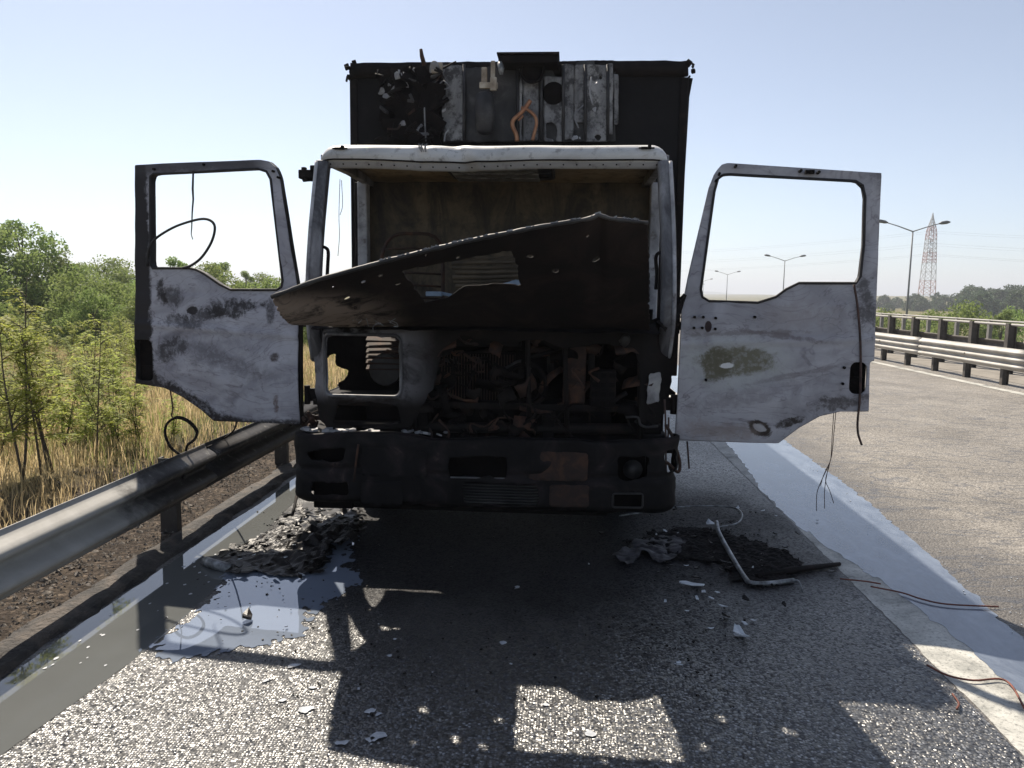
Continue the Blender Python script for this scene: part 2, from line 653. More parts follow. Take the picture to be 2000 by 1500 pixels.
# ---- painted lines
def paint(name, seed, dirtamt):
    t = NT(name)
    n1 = t.noise(3.5, 7, .7, .3, co=t.co(loc=(seed, 0, 0)))
    n2 = t.noise(60, 3, .6)
    c = t.ramp(n1, [(.32, (.13, .135, .125)), (.5, (.42, .415, .38)), (.72, (.66, .65, .60))])
    c = t.mix(t.ramp(n2, [(.52 - dirtamt, 0), (.72, .75)]), c, (.10, .10, .095))
    t.bump(t.noise(110, 3, .6), .5, .004)
    return t.done(c, .6)


MAT['paint'] = paint('worn_white_road_paint', 0, 0)
MAT['paint_far'] = paint('far_white_road_paint', 9, -.12)


def line_mesh(x0, x1, y0, y1, z, rag):
    vs_, fs = marching(x0 - .06, x1 + .06, y0, y1, .02 if y1 < 30 else .1,
                       lambda U, V: np.minimum(U - x0, x1 - U) + rag * np.array([[nz(a, b, 1.7, 6) + .6 * nz(a, b, 4.7, 23) for a, b in zip(ra, rb)] for ra, rb in zip(U, V)]),
                       lambda u, v: (u + bend(v), v, z))
    m = MB()
    m.v, m.f = vs_, fs
    return m


tag(line_mesh(1.65, 1.92, 1.4, 10, .0015, .012).build('edge_line', 'paint'), kind='structure')
tag(strip(1.65, 1.92, 10, 300, .004).build('edge_line', 'paint_far'), kind='structure')
tag(strip(7.75, 7.95, -6, 300, .004).build('edge_line', 'paint_far'), kind='structure')

# ---- low bitumen kerb beside the verge
mb = MB()
Y = list(np.arange(-6, 14, .12)) + list(range(14, 90, 4))
prof = [(-.20, -.02), (-.15, .022), (-.08, .036), (-.02, .034), (.03, .018), (.07, -.02)]
n = len(prof)
for q in Y:
    for k, (a, b) in enumerate(prof):
        wz = .020 * nz(q, k * .6, 0, 3) + .014 * nz(q, k * .4, 3, 11) + .006 * nz(q, k, 3, 31)
        mb.v.append((-2.34 + bend(q) + a + wz * 1.3, q, b + wz))
mb.f = [(i * n + j, i * n + j + 1, (i + 1) * n + j + 1, (i + 1) * n + j) for i in range(len(Y) - 1) for j in range(n - 1)]
MAT['kerb'] = simple('tarry_kerb', [(.3, (.012, .010, .010)), (.5, (.035, .030, .026)), (.66, (.09, .072, .058)), (.8, (.17, .145, .115))], 7, 7, .5, .8, 0, .9, .03, 34)
tag(mb.build('kerb', 'kerb', smooth=True), kind='structure')


# ---- water lying on the shoulder
def water(name, mud, rough=.02, ior=1.75, milk=None):
    t = NT(name)
    n1 = t.noise(2.4, 5, .6)
    c = t.mix(n1, mud, tuple(q * .7 for q in mud))
    if milk:
        c = t.mix(t.ramp(t.noise(7, 6, .7, .5, co=t.co((1, .5, 1))), [(.35, 0), (.7, 1)]), c, milk)
    t.bump(t.noise(5, 2, .4), .02, .01)
    t.b.inputs['IOR'].default_value = ior
    return t.done(c, rough)


MAT['mudwater'] = water('muddy_gutter_water', (.145, .152, .150), .03, 1.9)
MAT['clearwater'] = water('milky_puddle_water', (.22, .26, .33), .012, 2.3)
MAT['milkwater'] = water('milky_foam_water', (.095, .115, .155), .14, 2.0, (.19, .22, .27))


def gpoly(px):
    return [(onz(a, b).x, onz(a, b).y) for a, b in px]


def nfield(U, V, parts):
    out = np.zeros(U.shape)
    for s, a, off in parts:
        out += a * np.array([[nz(p, q, off, s) for p, q in zip(ra, rb)] for ra, rb in zip(U, V)])
    return out


def pool(name, polys, res, z, mat, parts, ysc=1.0):
    al = np.concatenate([np.asarray(p) for p in polys])
    u0, v0 = al.min(0) - .15
    u1, v1 = al.max(0) + .15

    def field(U, V):
        F = np.max([sdf(p, U, V) for p in polys], 0)
        return F + nfield(U, V * ysc, parts)
    vs_, fs = marching(u0, u1, v0, v1, res, field, lambda u, v: (u, v, z))
    m = MB()
    m.v, m.f = vs_, fs
    return tag(m.build(name, mat), kind='structure')


pool('gutter_water', [[(-2.27, -2), (-2.27, 7.2), (-2.08, 7.2), (-2.0, 5.3), (-1.9, 4.4), (-1.84, 3.5), (-1.83, 3.0), (-1.9, 2.4), (-1.95, 1.5), (-2.0, -2)]], .02, .0015, 'mudwater', [(1.2, .03, 1), (5, .012, 5), (40, .006, 3)], .5)
lobe = gpoly([(300, 1268), (390, 1195), (430, 1150), (450, 1120), (560, 1122), (690, 1118), (700, 1135), (665, 1165), (600, 1195), (585, 1235), (500, 1262), (410, 1280), (330, 1290)])
chan = gpoly([(622, 1128), (640, 1100), (652, 1040), (662, 995), (690, 995), (684, 1060), (668, 1128)])
pool('puddle', [lobe, chan], .012, .003, 'clearwater', [(3, .05, 2), (12, .05, 7), (36, .06, 4), (80, .03, 6)], .6)
wetpoly = [(1.95, 1.0), (1.93, 3.4), (1.84, 4.4), (1.78, 4.8), (1.70, 5.4), (1.66, 6.5), (1.74, 8.0), (1.75, 30), (2.62, 30), (2.48, 12), (2.44, 8.0), (2.30, 4.7), (2.16, 3.6), (2.06, 2.4), (2.05, 1.0)]
pool('wet_strip', [wetpoly], .025, .003, 'milkwater', [(1.3, .10, 2), (9, .022, 7), (34, .034, 4), (70, .02, 9)], .28)

# ---- dried foam specks left by the fire crew
t = NT('dried_fire_foam')
c = t.ramp(t.noise(30, 4), [(.3, (.28, .30, .33)), (.7, (.55, .57, .60))])
t.bump(t.noise(80, 3), .5, .003)
MAT['foam'] = t.done(c, .6)
spots = [(660, 1452, .05), (718, 1446, .04), (745, 1440, .05), (720, 1392, .05), (740, 1393, .03), (760, 1284, .025), (982, 1257, .03), (700, 1345, .03), (625, 1345, .07), (575, 1300, .05), (590, 1385, .06), (545, 1370, .04),
         (1440, 1243, .05), (1325, 1300, .02), (1150, 1430, .04), (1000, 1300, .02), (1010, 1150, .03), (840, 1285, .015), (845, 1315, .012), (740, 1220, .02), (1065, 1378, .02), (765, 1250, .03), (520, 1330, .03), (905, 1345, .015)]
mb = MB()
for i, (a, b, r) in enumerate(spots):
    g = onz(a, b)
    vs_, fs = marching(g.x - 2 * r, g.x + 2 * r, g.y - 2 * r, g.y + 2 * r, r / 9,
                       lambda U, V: r * .36 - np.hypot(U - g.x, (V - g.y) * 1.1) + nfield(U, V, [(1.1 / r, r * 1.0, i), (5 / r, r * .22, i + .5)]), lambda u, v: (u, v, .0055))
    mb.add(vs_, fs)
for i in range(34):
    q = random.uniform(2.2, 4.4)
    gx = random.uniform(-2.2, -1.9)
    r = random.uniform(.004, .011)
    k = random.randint(5, 7)
    mb.add([(gx + r * random.uniform(.5, 1.2) * math.cos(2 * math.pi * j / k), q + r * 1.6 * random.uniform(.5, 1.2) * math.sin(2 * math.pi * j / k), .0045) for j in range(k)], [tuple(range(k))])
tag(mb.build('foam_residue', 'foam'), 'white dried foam flecks scattered on the wet asphalt', 'foam', kind='stuff')

# ================================================================== BARRIERS
t = NT('galvanised_steel_scorched')
x, y, z = t.xyz()
n1 = t.noise(3, 6, .65, .5)
n2 = t.noise(14, 6, .7)
c = t.ramp(n1, [(.25, (.30, .29, .265)), (.55, (.42, .41, .385)), (.8, (.52, .51, .48))])
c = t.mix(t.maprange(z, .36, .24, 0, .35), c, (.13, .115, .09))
sm = t.maprange(t.math('ADD', y, t.math('MULTIPLY', t.math('SUBTRACT', n1, .5), 1.2)), 3.85, 4.3, 0, 1, True)
pitch_ = t.math('MULTIPLY', sm, t.ramp(n2, [(.36, 1.0), (.60, .93), (.72, .35)]))
c = t.mix(pitch_, c, (.018, .016, .017))
t.bump(t.noise(50, 4), .15, .003)
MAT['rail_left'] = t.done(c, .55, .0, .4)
MAT['galv'] = simple('weathered_galvanised_steel', [(.25, (.30, .285, .255)), (.55, (.42, .40, .37)), (.8, (.5, .48, .45))], 2.5, 6, .4, .55, .0, .1, .003)
MAT['post'] = simple('dull_brown_steel_post', [(.3, (.055, .048, .042)), (.7, (.12, .105, .09))], 8, 4, 0, .7, 0, .1, .003)
MAT['post_light'] = simple('pale_grey_post', [(.3, (.17, .165, .155)), (.7, (.28, .27, .25))], 8, 4, 0, .7, 0, .1, .003)


def beam_section(root, y0, y1, xf, prof, side, mat):
    """one corrugated rail length; prof = list of (out, z); side = +1 faces +X"""
    m = MB()
    N = max(2, int((y1 - y0) / .5))
    n = len(prof)
    for i in range(N + 1):
        q = y0 + (y1 - y0) * i / N
        for a, b in prof:
            m.v.append((xf + bend(q) + side * a, q, b))
    for i in range(N):
        for j in range(n - 1):
            m.f.append((i * n + j, i * n + j + 1, (i + 1) * n + j + 1, (i + 1) * n + j))
    return m.build('rail_section', mat, root, True, solid=.005)


def wavy(zs, depth, r=.012):
    out = []
    for a, b in zs:
        out.append((a * depth, b))
    return out


W2 = []
for k in range(25):
    s = k / 24
    W2.append((.041 - .041 * math.cos(4 * math.pi * min(max((s - .03) / .94, 0), 1)), .228 + .312 * s))
gr = empty('guardrail', (0, 0, 0), 'scorched corrugated steel guardrail running beside the weedy verge', 'guardrail')
for i in range(9):
    y0 = -3.6 + 4.3 * i
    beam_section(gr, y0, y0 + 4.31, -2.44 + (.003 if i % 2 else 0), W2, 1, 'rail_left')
for i in range(-2, 16):
    q = 4.66 + 2.0 * i
    m = MB()
    xx = -2.465 + bend(q)
    m.box((xx - .115, q, -.2), (xx - .005, q + .006, .51))
    m.box((xx - .012, q + .006, -.2), (xx - .005, q + .06, .51))
    m.box((xx - .115, q + .006, -.2), (xx - .108, q + .06, .51))
    m.build('post', 'rail_left', gr)
    m = MB()
    m.cyl((-2.44 + bend(q) - .01, q + .03, .384), (-2.44 + bend(q) + .018, q + .03, .384), .016, 6)
    m.build('bolt', 'rail_left', gr)

W3 = []
for k in range(34):
    s = k / 33
    W3.append((.035 - .035 * math.cos(6 * math.pi * min(max((s - .02) / .96, 0), 1)), .30 + .40 * s))
g2 = empty('guardrail', (0, 0, 0), 'pale triple-ridged steel guardrail along the far edge of the carriageway', 'guardrail')
for i in range(16):
    y0 = 6 + 4.0 * i
    beam_section(g2, y0, y0 + 4.01, 8.26 + (.003 if i % 2 else 0), W3, -1, 'galv')
m0 = None
for i in range(48):
    q = 7.1 + 1.3 * i
    m = MB()
    xx = 8.34 + bend(q)
    m.cbox((xx, q, .29), (.10, .012, .62)).cbox((xx - .055, q, .29), (.008, .09, .62)).cbox((xx + .055, q, .29), (.008, .09, .62))
    m.build('post', 'post', g2)
for i in range(20):
    q = 10.05 + 2 * i
    m = MB()
    m.cyl((8.27 + bend(q), q, .50), (8.18 + bend(q), q, .50), .018, 6)
    m.build('bolt', 'post', g2)

pf = empty('parapet_fence', (0, 0, 0), 'open parapet of tall dark posts under a thin top rail behind the pale guardrail', 'fence')
for i in range(44):
    q = 10 + 1.42 * i
    m = MB()
    xx = 9.65 + bend(q)
    m.cbox((xx, q, .53), (.16, .014, 1.10)).cbox((xx - .08, q, .53), (.012, .13, 1.10)).cbox((xx + .08, q, .53), (.012, .13, 1.10))
    m.build('post', 'post', pf)
YY = [8 + 2 * i for i in range(36)]
MB().tube([(9.65 + bend(q), q, 1.05) for q in YY], .028, 8).build('top_rail', 'galv', pf)
beam_section(pf, 8, 78, 9.74, [(0, .50), (.05, .55), (.05, .62), (0, .66), (0, .70)], 1, 'post').name = 'lower_rail'
pf2 = empty('parapet_fence', (0, 0, 0), 'second parapet row of slimmer pale grey posts on the outer edge of the paved verge', 'fence')
for i in range(40):
    q = 10.5 + 1.5 * i
    m = MB()
    xx = 10.55 + bend(q)
    m.cbox((xx, q, .53), (.10, .012, 1.10)).cbox((xx - .05, q, .53), (.01, .10, 1.10))
    m.build('post', 'post_light', pf2)
MB().tube([(10.55 + bend(q), q, 1.07) for q in YY], .022, 8).build('top_rail', 'galv', pf2)

# ================================================================== THE TRUCK
TR = empty('burnt_truck', (-.5, 4.9, 0), 'burnt-out box truck with gutted black cab and both doors hanging open', 'truck')


# ---- doors -----------------------------------------------------------------
DANG = R(-6)
HL, HR = Vector((-1.69, 4.80, 0)), Vector((.69, 4.75, 0))
DD, DN = Vector((math.cos(DANG), math.sin(DANG), 0)), Vector((-math.sin(DANG), math.cos(DANG), 0))


def dl(H, px, py):
    d = ray(px, py)
    P = CAM + d * ((H - CAM).dot(DN) / d.dot(DN))
    return ((P - H).dot(DD), P.z)


LO = [(-1.133, 2.383), (-0.253, 2.401), (-0.195, 2.391), (-0.154, 2.356), (-0.128, 2.296), (-0.025, 1.63), (-0.012, 1.419), (-0.02, 0.728), (-0.627, 0.725), (-0.71, 0.797), (-0.837, 0.878), (-0.966, 0.935), (-1.181, 0.958)]
LH = [(-1.022, 2.307), (-0.996, 2.323), (-0.265, 2.345), (-0.213, 2.329), (-0.187, 2.281), (-0.122, 1.651), (-0.13, 1.612), (-0.162, 1.592), (-0.482, 1.588), (-0.552, 1.62), (-0.658, 1.688), (-0.712, 1.714), (-0.766, 1.723), (-1.030, 1.721), (-1.042, 1.751)]
RO = [(0.181, 2.338), (0.204, 2.364), (0.238, 2.372), (1.091, 2.303), (1.108, 1.541), (1.115, 1.227), (1.092, 1.223), (1.106, 0.928), (0.948, 0.922), (0.835, 0.889), (0.722, 0.813), (0.609, 0.71), (-0.005, 0.7), (0.0, 0.893), (0.006, 1.522), (0.038, 1.722), (0.136, 2.235), (0.162, 2.309)]
RH = [(0.212, 2.302), (0.25, 2.305), (0.956, 2.259), (0.993, 2.235), (1.011, 2.169), (1.020, 1.893), (1.012, 1.717), (0.992, 1.678), (0.674, 1.675), (0.604, 1.638), (0.548, 1.592), (0.447, 1.557), (0.165, 1.561), (0.125, 1.585), (0.114, 1.631), (0.167, 2.205), (0.184, 2.279)]


def door_paint(name, side):
    H = HL if side < 0 else HR
    t = NT(name)
    q = t.co((1.0, 1, 1.7), rot=(0, .25 * side, 0))
    sw = t.noise(1.7, 5, .55, 1.9, co=q)
    fine = t.noise(9, 6, .65, .6)
    grit = t.noise(45, 4, .7)
    if side < 0:
        c = t.ramp(sw, [(.22, (.16, .16, .19)), (.38, (.29, .29, .335)), (.54, (.41, .413, .465)), (.8, (.52, .523, .57))])
    else:
        c = t.ramp(sw, [(.22, (.20, .194, .213)), (.38, (.31, .304, .33)), (.54, (.40, .394, .425)), (.8, (.52, .513, .54))])
    c = t.mix(t.ramp(fine, [(.50, 0), (.72, .35)]), c, (.17, .15, .155))
    tide = t.noise(2.1, 4, .5, 1.4, co=t.co((.8, 1, 1.9), loc=(3, 0, 1)))
    tl = t.ramp(tide, [(.385, 0), (.40, .75), (.41, 0), (.49, 0), (.50, .6), (.513, 0), (.60, 0), (.612, .7), (.62, 0)])
    c = t.mix(t.math('MULTIPLY', tl, t.ramp(fine, [(.3, .2), (.6, 1)])), c, (.16, .145, .165))
    streak = t.noise(3, 7, .7, .4, co=t.co((6, 1, .7)))
    c = t.mix(t.ramp(streak, [(.60, 0), (.8, .12)]), c, (.12, .105, .11))
    wob = t.noise(11, 9, .76, .5)
    wob2 = t.noise(34, 5, .7)
    black = (.020, .017, .020)
    x, y, z = t.xyz()

    def B(px, py, rx, ry, rot=0, wob_=.5, soft=.6, w=None):
        wob_, soft = wob_ * 1.3, soft * .9
        a, b = dl(H, px, py)
        return t.blob(a, b, rx * .0035, ry * .0032, rot, wob_, 13, soft, w if w is not None else wob)

    patch = t.ramp(t.noise(26, 6, .72), [(.34, .35), (.52, 1.0)])

    def stain(f, col, amt=1.0):
        nonlocal c
        if amt < 1:
            f = t.math('MULTIPLY', f, patch)
        c = t.mix(t.math('MULTIPLY', f, amt) if amt != 1 else f, c, col)
    if side < 0:
        stain(B(450, 603, 48, 17, .12, .8, .9), black, .93)
        stain(B(400, 615, 40, 10, .15, .9, .9), black, .75)
        stain(B(377, 606, 11, 9, 0, .4, .4), black)
        stain(B(316, 567, 9, 26, .1, .7, .7), black, .9)
        stain(B(338, 578, 26, 20, -.5, .9, .9), black, .75)
        stain(B(360, 628, 36, 12, -.1, .9, .9), black, .7)
        stain(B(338, 680, 30, 20, .6, .8, .8), black, .85)
        stain(B(410, 690, 75, 14, -.35, .8, 2.2), (.09, .085, .10), .5)
        stain(B(470, 715, 80, 16, -.2, .8, 2.2), (.10, .095, .11), .5)
        stain(B(440, 650, 60, 12, -.55, .8, 2.2), (.10, .095, .11), .4)
        stain(B(530, 610, 8, 26, 0, .5, .8), (.04, .035, .04), .8)
        stain(B(540, 697, 8, 8, 0, .4, .8), (.06, .045, .045), .9)
        stain(B(541, 790, 5, 20, 0, .8, .8), (.10, .06, .055), .8)
        edge = t.maprange(t.math('ADD', x, t.math('MULTIPLY', t.math('SUBTRACT', wob, .5), .14)), -1.035, -1.065, 0, 1, True)
        stain(edge, (.022, .020, .024))
        low = t.maprange(t.math('ADD', t.math('ADD', t.math('MULTIPLY', x, .55), z), t.math('MULTIPLY', t.math('SUBTRACT', wob, .5), .20)), .50, .45, 0, 1, True)
        stain(low, black, .97)
        lowb = t.maprange(t.math('ADD', z, t.math('MULTIPLY', t.math('SUBTRACT', wob, .5), .07)), .765, .74, 0, 1, True)
        stain(lowb, black, .9)
        stain(B(282, 700, 22, 52, 0, .25, .25), (.012, .011, .013))
        top = t.maprange(t.math('ADD', z, t.math('MULTIPLY', t.math('SUBTRACT', wob, .5), .16)), 2.26, 2.36, 0, .86, True)
        stain(t.math('MULTIPLY', top, t.maprange(x, -.12, -.30)), (.045, .042, .05))
    else:
        stain(B(1435, 708, 92, 50, .05, .35, .7), (.44, .455, .45), .75)
        stain(B(1437, 706, 62, 27, .05, .30, .45), (.155, .145, .10), .95)
        stain(B(1400, 712, 26, 32, 0, .35, .45), (.115, .105, .07), .9)
        stain(B(1420, 714, 11, 5, .1, .4, .3), (.68, .68, .68))
        stain(B(1383, 637, 5.5, 11, 0, .15, .25), (.035, .02, .02))
        stain(B(1485, 838, 22, 14, -.4, .35, .3), (.028, .02, .016))
        stain(B(1484, 836, 12, 7, -.4, .35, .3), (.42, .41, .42))
        stain(B(1540, 825, 24, 8, .4, .7, .4), (.03, .022, .018), .95)
        stain(B(1520, 655, 70, 5, -.12, .7, .9), (.14, .115, .12), .7)
        stain(B(1460, 650, 80, 4, .05, .9, 1), (.17, .15, .155), .6)
        stain(B(1560, 730, 80, 5, .25, .7, .9), (.19, .17, .18), .6)
        stain(B(1690, 600, 14, 45, .1, .8, .7), (.05, .045, .045), .75)
        stain(B(1645, 785, 40, 12, .1, .9, .7), (.06, .05, .05), .8)
        stain(B(1450, 775, 110, 14, .25, .8, 1.2), (.24, .225, .24), .6)
        stain(B(1400, 840, 80, 16, 0, .7, 1.2), (.27, .22, .20), .6)
        stain(B(1560, 615, 60, 22, 0, .7, 1.2), (.28, .25, .25), .5)
        corner = t.maprange(t.math('ADD', t.math('SUBTRACT', t.math('ADD', x, z), 3.24), t.math('MULTIPLY', t.math('SUBTRACT', wob, .5), .3)), 0, .16, 0, .8, True)
        stain(corner, (.10, .095, .105))
    c = t.mix(t.ramp(grit, [(.66, 0), (.8, .25)]), c, (.07, .06, .06))
    t.bump(t.math('ADD', t.math('MULTIPLY', sw, 1.5), t.math('MULTIPLY', grit, .25)), .25, .012)
    return t.done(c, .62, 0, .3)


def make_door(side):
    H, O, Ho = (HL, LO, LH) if side < 0 else (HR, RO, RH)
    mat = door_paint('scorched_white_door_left' if side < 0 else 'scorched_white_door_right', side)
    holes = [Ho]
    if side > 0:
        a, b = dl(H, 1655, 768), dl(H, 1692, 707)
        holes.append(rrect(a[0], b[0], a[1], b[1], .035))
    else:
        a, b = dl(H, 272, 742), dl(H, 300, 664)
        holes.append(rrect(a[0], b[0], a[1], b[1], .03))

    def disp(u, v):
        d = .014 * nz(u, v, 2 + side, 2.2) + .007 * nz(u, v, 7 + side, 6)
        if v < 1.56:
            d -= .012 * math.exp(-((v - 1.30 - .05 * u * side) / .02) ** 2) * .8      # swage line
            d -= .02 * math.sin(math.pi * min(max((v - .7) / .9, 0), 1))
            d -= .010 * math.exp(-((abs(u) - .55) / .20) ** 2 - ((v - 1.0) / .10) ** 2)
        return d
    base = sheet('door', O, holes, .014, mat, None, lambda u, v: (u, disp(u, v), v), solid=.006)
    base.parent = TR
    base.location = H - Vector(TR.location)
    base.rotation_euler = (0, 0, DANG)
    ORIGIN[base.name] = Vector((0, 0, 0))
    # inner shell gives the door its depth
    inner_holes = [[(p[0] * 1.0, p[1]) for p in Ho]]
    sheet('inner_panel', O, inner_holes + holes[1:], .03, 'char', base, lambda u, v: (u, .055 + .006 * nz(u, v, 4, 5), v), solid=.004, off=(0, 0, 0))
    # rim that closes outer skin and inner panel
    m = MB()
    for loop in (O, Ho):
        k = len(loop)
        pts = loop
        b0 = len(m.v)
        for u, v in pts:
            m.v.append((u, disp(u, v) + .002, v))
            m.v.append((u, .055, v))
        for i in range(k):
            j = (i + 1) % k
            m.f.append((b0 + 2 * i, b0 + 2 * j, b0 + 2 * j + 1, b0 + 2 * i + 1))
    m.build('door_edge', 'darkmetal' if side < 0 else 'pillar', base, off=(0, 0, 0))
    # charred window seal
    pts = [(u, disp(u, v) - .004, v) for u, v in Ho]
    pts.append(pts[0])
    MB().tube(pts, .0085, 6, False).build('window_seal', 'rubber', base, True, off=(0, 0, 0))
    # hinges
    for zz in (.92, 1.42):
        m = MB()
        m.cyl((-.02 * side, .03, zz - .06), (-.02 * side, .03, zz + .06), .02, 10)
        m.cbox((-.05 * side, .05, zz), (.09, .03, .08))
        m.build('hinge', 'char', base, off=(0, 0, 0))
    # latch pocket behind the handle opening
    c0 = [(p[0], p[1]) for p in holes[1]]
    us, vs2 = [p[0] for p in c0], [p[1] for p in c0]
    m = MB()
    m.box((min(us) - .01, .035, min(vs2) - .01), (max(us) + .01, .05, max(vs2) + .01))
    m.cbox(((min(us) + max(us)) / 2, .03, min(vs2) + .06), (max(us) - min(us), .02, .07))
    m.build('handle_pocket', 'char_dark', base, off=(0, 0, 0))
    return base


door_l = make_door(-1)
door_r = make_door(1)


def dp(H, px, py, y=-.02):
    u, v = dl(H, px, py)
    return (u, y, v)


# left door: loop of window channel, hanging rag of seal, wires below
MB().tube(smooth_path([dp(HL, *p) for p in ((291, 520), (294, 490), (306, 468), (340, 446), (375, 433), (402, 428), (418, 434), (423, 448), (416, 474), (398, 502), (378, 518), (360, 524))], 5), .0085, 6).build('seal_loop', 'rubber', door_l, True, off=(0, 0, 0))
MB().tube([dp(HL, *p) for p in ((381, 336), (380, 370), (381, 390), (379, 415), (378, 445), (377, 458), (380, 468))], [.006, .007, .006, .005, .004, .003, .003], 5).build('seal_rag', 'rubber', door_l, off=(0, 0, 0))
MB().tube(smooth_path([dp(HL, *p, .03) for p in ((326, 755), (329, 775), (332, 800), (330, 812), (334, 822))], 4), .005, 5).build('wire', 'wire', door_l, off=(0, 0, 0))
# right door: drooping cable, frayed wires, bolt holes and broken check strap
MB().tube(smooth_path([dp(HR, *p, -.035) for p in ((1665, 556), (1672, 600), (1677, 660), (1678, 720), (1676, 780), (1672, 820), (1673, 845), (1680, 867))], 5), .0065, 6).build('cable', 'wire', door_r, True, off=(0, 0, 0))
for k, pts in enumerate((((1634, 806), (1630, 850), (1626, 890), (1617, 925), (1612, 960), (1612, 995)), ((1630, 806), (1627, 850), (1625, 888), (1622, 905), (1606, 940), (1597, 965), (1596, 1000)),
                         ((1627, 885), (1620, 915), (1614, 940), (1622, 960), (1630, 985)), ((1622, 905), (1610, 930), (1604, 950)))):
    MB().tube(smooth_path([dp(HR, *p, .02) for p in pts], 4), [.0025] * ((len(pts) - 1) * 4 + 1), 4).build('frayed_wire', 'wire', door_r, off=(0, 0, 0))
for px, py in ((1356, 619), (1373, 619), (1397, 621), (1355, 640), (1371, 640), (1396, 642), (1378, 741), (1646, 717), (1643, 748), (1436, 326), (1404, 341), (1398, 354), (1562, 335), (1597, 338), (1473, 619)):
    u, v = dl(HR, px, py)
    MB().cyl((u, -.045, v), (u, .01, v), .0085, 8).build('bolt_hole', 'char_dark', door_r, off=(0, 0, 0))
u, v = dl(HR, 1580, 337)
MB().cbox((u, -.02, v), (.05, .03, .02)).build('slot', 'char_dark', door_r, off=(0, 0, 0))
for px, py in ((545, 347), (535, 335), (303, 331), (400, 322)):
    u, v = dl(HL, px, py)
    MB().cyl((u, -.02, v), (u, .01, v), .008, 8).build('bolt_hole', 'char_dark', door_l, off=(0, 0, 0))
MB().tube([at(*p) for p in ((1290, 640, 4.72), (1318, 615, 4.74), (1330, 588, 4.75), (1338, 575, 4.74))], [.05, .035, .022, .012], 7).build('check_strap', 'char', TR)
MB().tube([at(*p) for p in ((1330, 640, 4.8), (1322, 632, 4.78), (1290, 630, 4.75))], [.02, .03, .04], 7).build('mirror_stub', 'char', TR)

# ---- cab roof ----------------------------------------------------------------
XL, XR = at(621, 310, 4.85).x, at(1309, 312, 4.85).x
XC, HW = (XL + XR) / 2, (XR - XL) / 2
ZB, ZT = at(960, 313, 4.85).z, at(960, 281, 4.88).z
prof = [(4.875, ZB - .045), (4.86, ZB - .042), (4.855, ZB - .006), (4.838, ZB + .004), (4.830, ZB + .03), (4.835, ZT - .05), (4.86, ZT - .018), (4.91, ZT - .004), (5.0, ZT + .004), (5.5, ZT + .015), (6.08, ZT)]
pl = [0]
for a, b in zip(prof, prof[1:]):
    pl.append(pl[-1] + math.dist(a, b))


def roof_map(u, s):
    s = min(max(s, 0), pl[-1])
    i = max(k for k in range(len(pl) - 1) if pl[k] <= s + 1e-9)
    f = (s - pl[i]) / (pl[i + 1] - pl[i])
    Yp = prof[i][0] + (prof[i + 1][0] - prof[i][0]) * f
    zp = prof[i][1] + (prof[i + 1][1] - prof[i][1]) * f
    x = XC + u
    e = max(0., abs(u) - (HW - .11)) / .11
    drop = 1 - math.sqrt(max(0, 1 - min(e, 1) ** 2))
    top = sstep(.03, .16, s)
    zp -= .11 * drop * top
    Yp += .07 * drop * (1 - sstep(.2, .4, s))
    front = 1 - sstep(.15, .6, s)
    zp += front * (-.022 * math.exp(-((x + .72) / .42) ** 2) * (1 - .8 * top) + .008 * nz(x, s, 1, 2.2))
    Yp += front * (.018 * math.exp(-((x + .93 - .1 * s) / .022) ** 2) + .035 * math.exp(-((x + .62 + .5 * s) / .06) ** 2) - .02 * math.exp(-((x + .55 + .5 * s) / .05) ** 2) + .012 * nz(x, s * 2, 4, 3.5))
    zp += .02 * nz(x, Yp, 3, 2.5) * sstep(.3, .6, s)
    return (x, Yp, zp)


rp = [(-HW, 0), (HW, 0), (HW, pl[-1]), (-HW, pl[-1])]
t = NT('ash_white_roof_paint')
x, y, z = t.xyz()
n1 = t.noise(2.6, 7, .62, .9, co=t.co((.6, 1, 1.6)))
n2 = t.noise(18, 5, .65)
c = t.ramp(n1, [(.22, (.24, .235, .235)), (.40, (.48, .475, .465)), (.56, (.62, .615, .60)), (.8, (.70, .695, .68))])
c = t.mix(t.ramp(n1, [(.62, 0), (.72, .6)]), c, (.22, .16, .12))
c = t.mix(t.ramp(n2, [(.55, 0), (.74, .75)]), c, (.06, .05, .045))
c = t.mix(t.maprange(z, ZB - .012, ZB - .002, 0, 1), t.mix(.55, c, (.16, .15, .15)), c)
t.bump(t.noise(15, 4), .1, .006)
MAT['roofwhite'] = t.done(c, .5, 0, .4)
roof = sheet('roof', rp, [('c', -.28, pl[-1] - .5, .012)], .022, 'roofwhite', TR, roof_map, solid=.004)
# soot line in the gutter seam and rivets along the header
MB().tube([Vector(roof_map(u, pl[3] - .004)) + Vector((0, -.003, 0)) for u in np.linspace(-HW + .03, HW - .03, 60)], .005, 5).build('seam', 'char', roof, True)
for k in range(26):
    u = -HW + .08 + k * (2 * HW - .16) / 25
    p = Vector(roof_map(u, pl[1] + .018))
    MB().cyl(p + Vector((0, -.006, 0)), p + Vector((0, .004, 0)), .005, 6).build('rivet', 'char_dark', roof)
for px, py in ((663, 290), (1262, 289)):
    p = at(px, py, 4.83)
    m = MB()
    m.cbox(p, (.06, .02, .012)).cbox(p + Vector((.02, -.005, .006)), (.02, .02, .02)).cyl(p + Vector((-.045, 0, 0)), p + Vector((.05, 0, 0)), .005, 6)
    m.build('marker_lamp_stub', 'char', roof)
# crumpled scar
for k in range(5):
    a = at(818 + 4 * k, 280 + 2 * (k % 2), 4.83)
    b = at(822 + 3 * k + random.uniform(-4, 4), 297, 4.825)
    MB().tube([a, (a + b) / 2 + Vector((random.uniform(-.01, .01), -.008, 0)), b], [.003, .006, .003], 5).build('scar', 'ashmetal', roof)

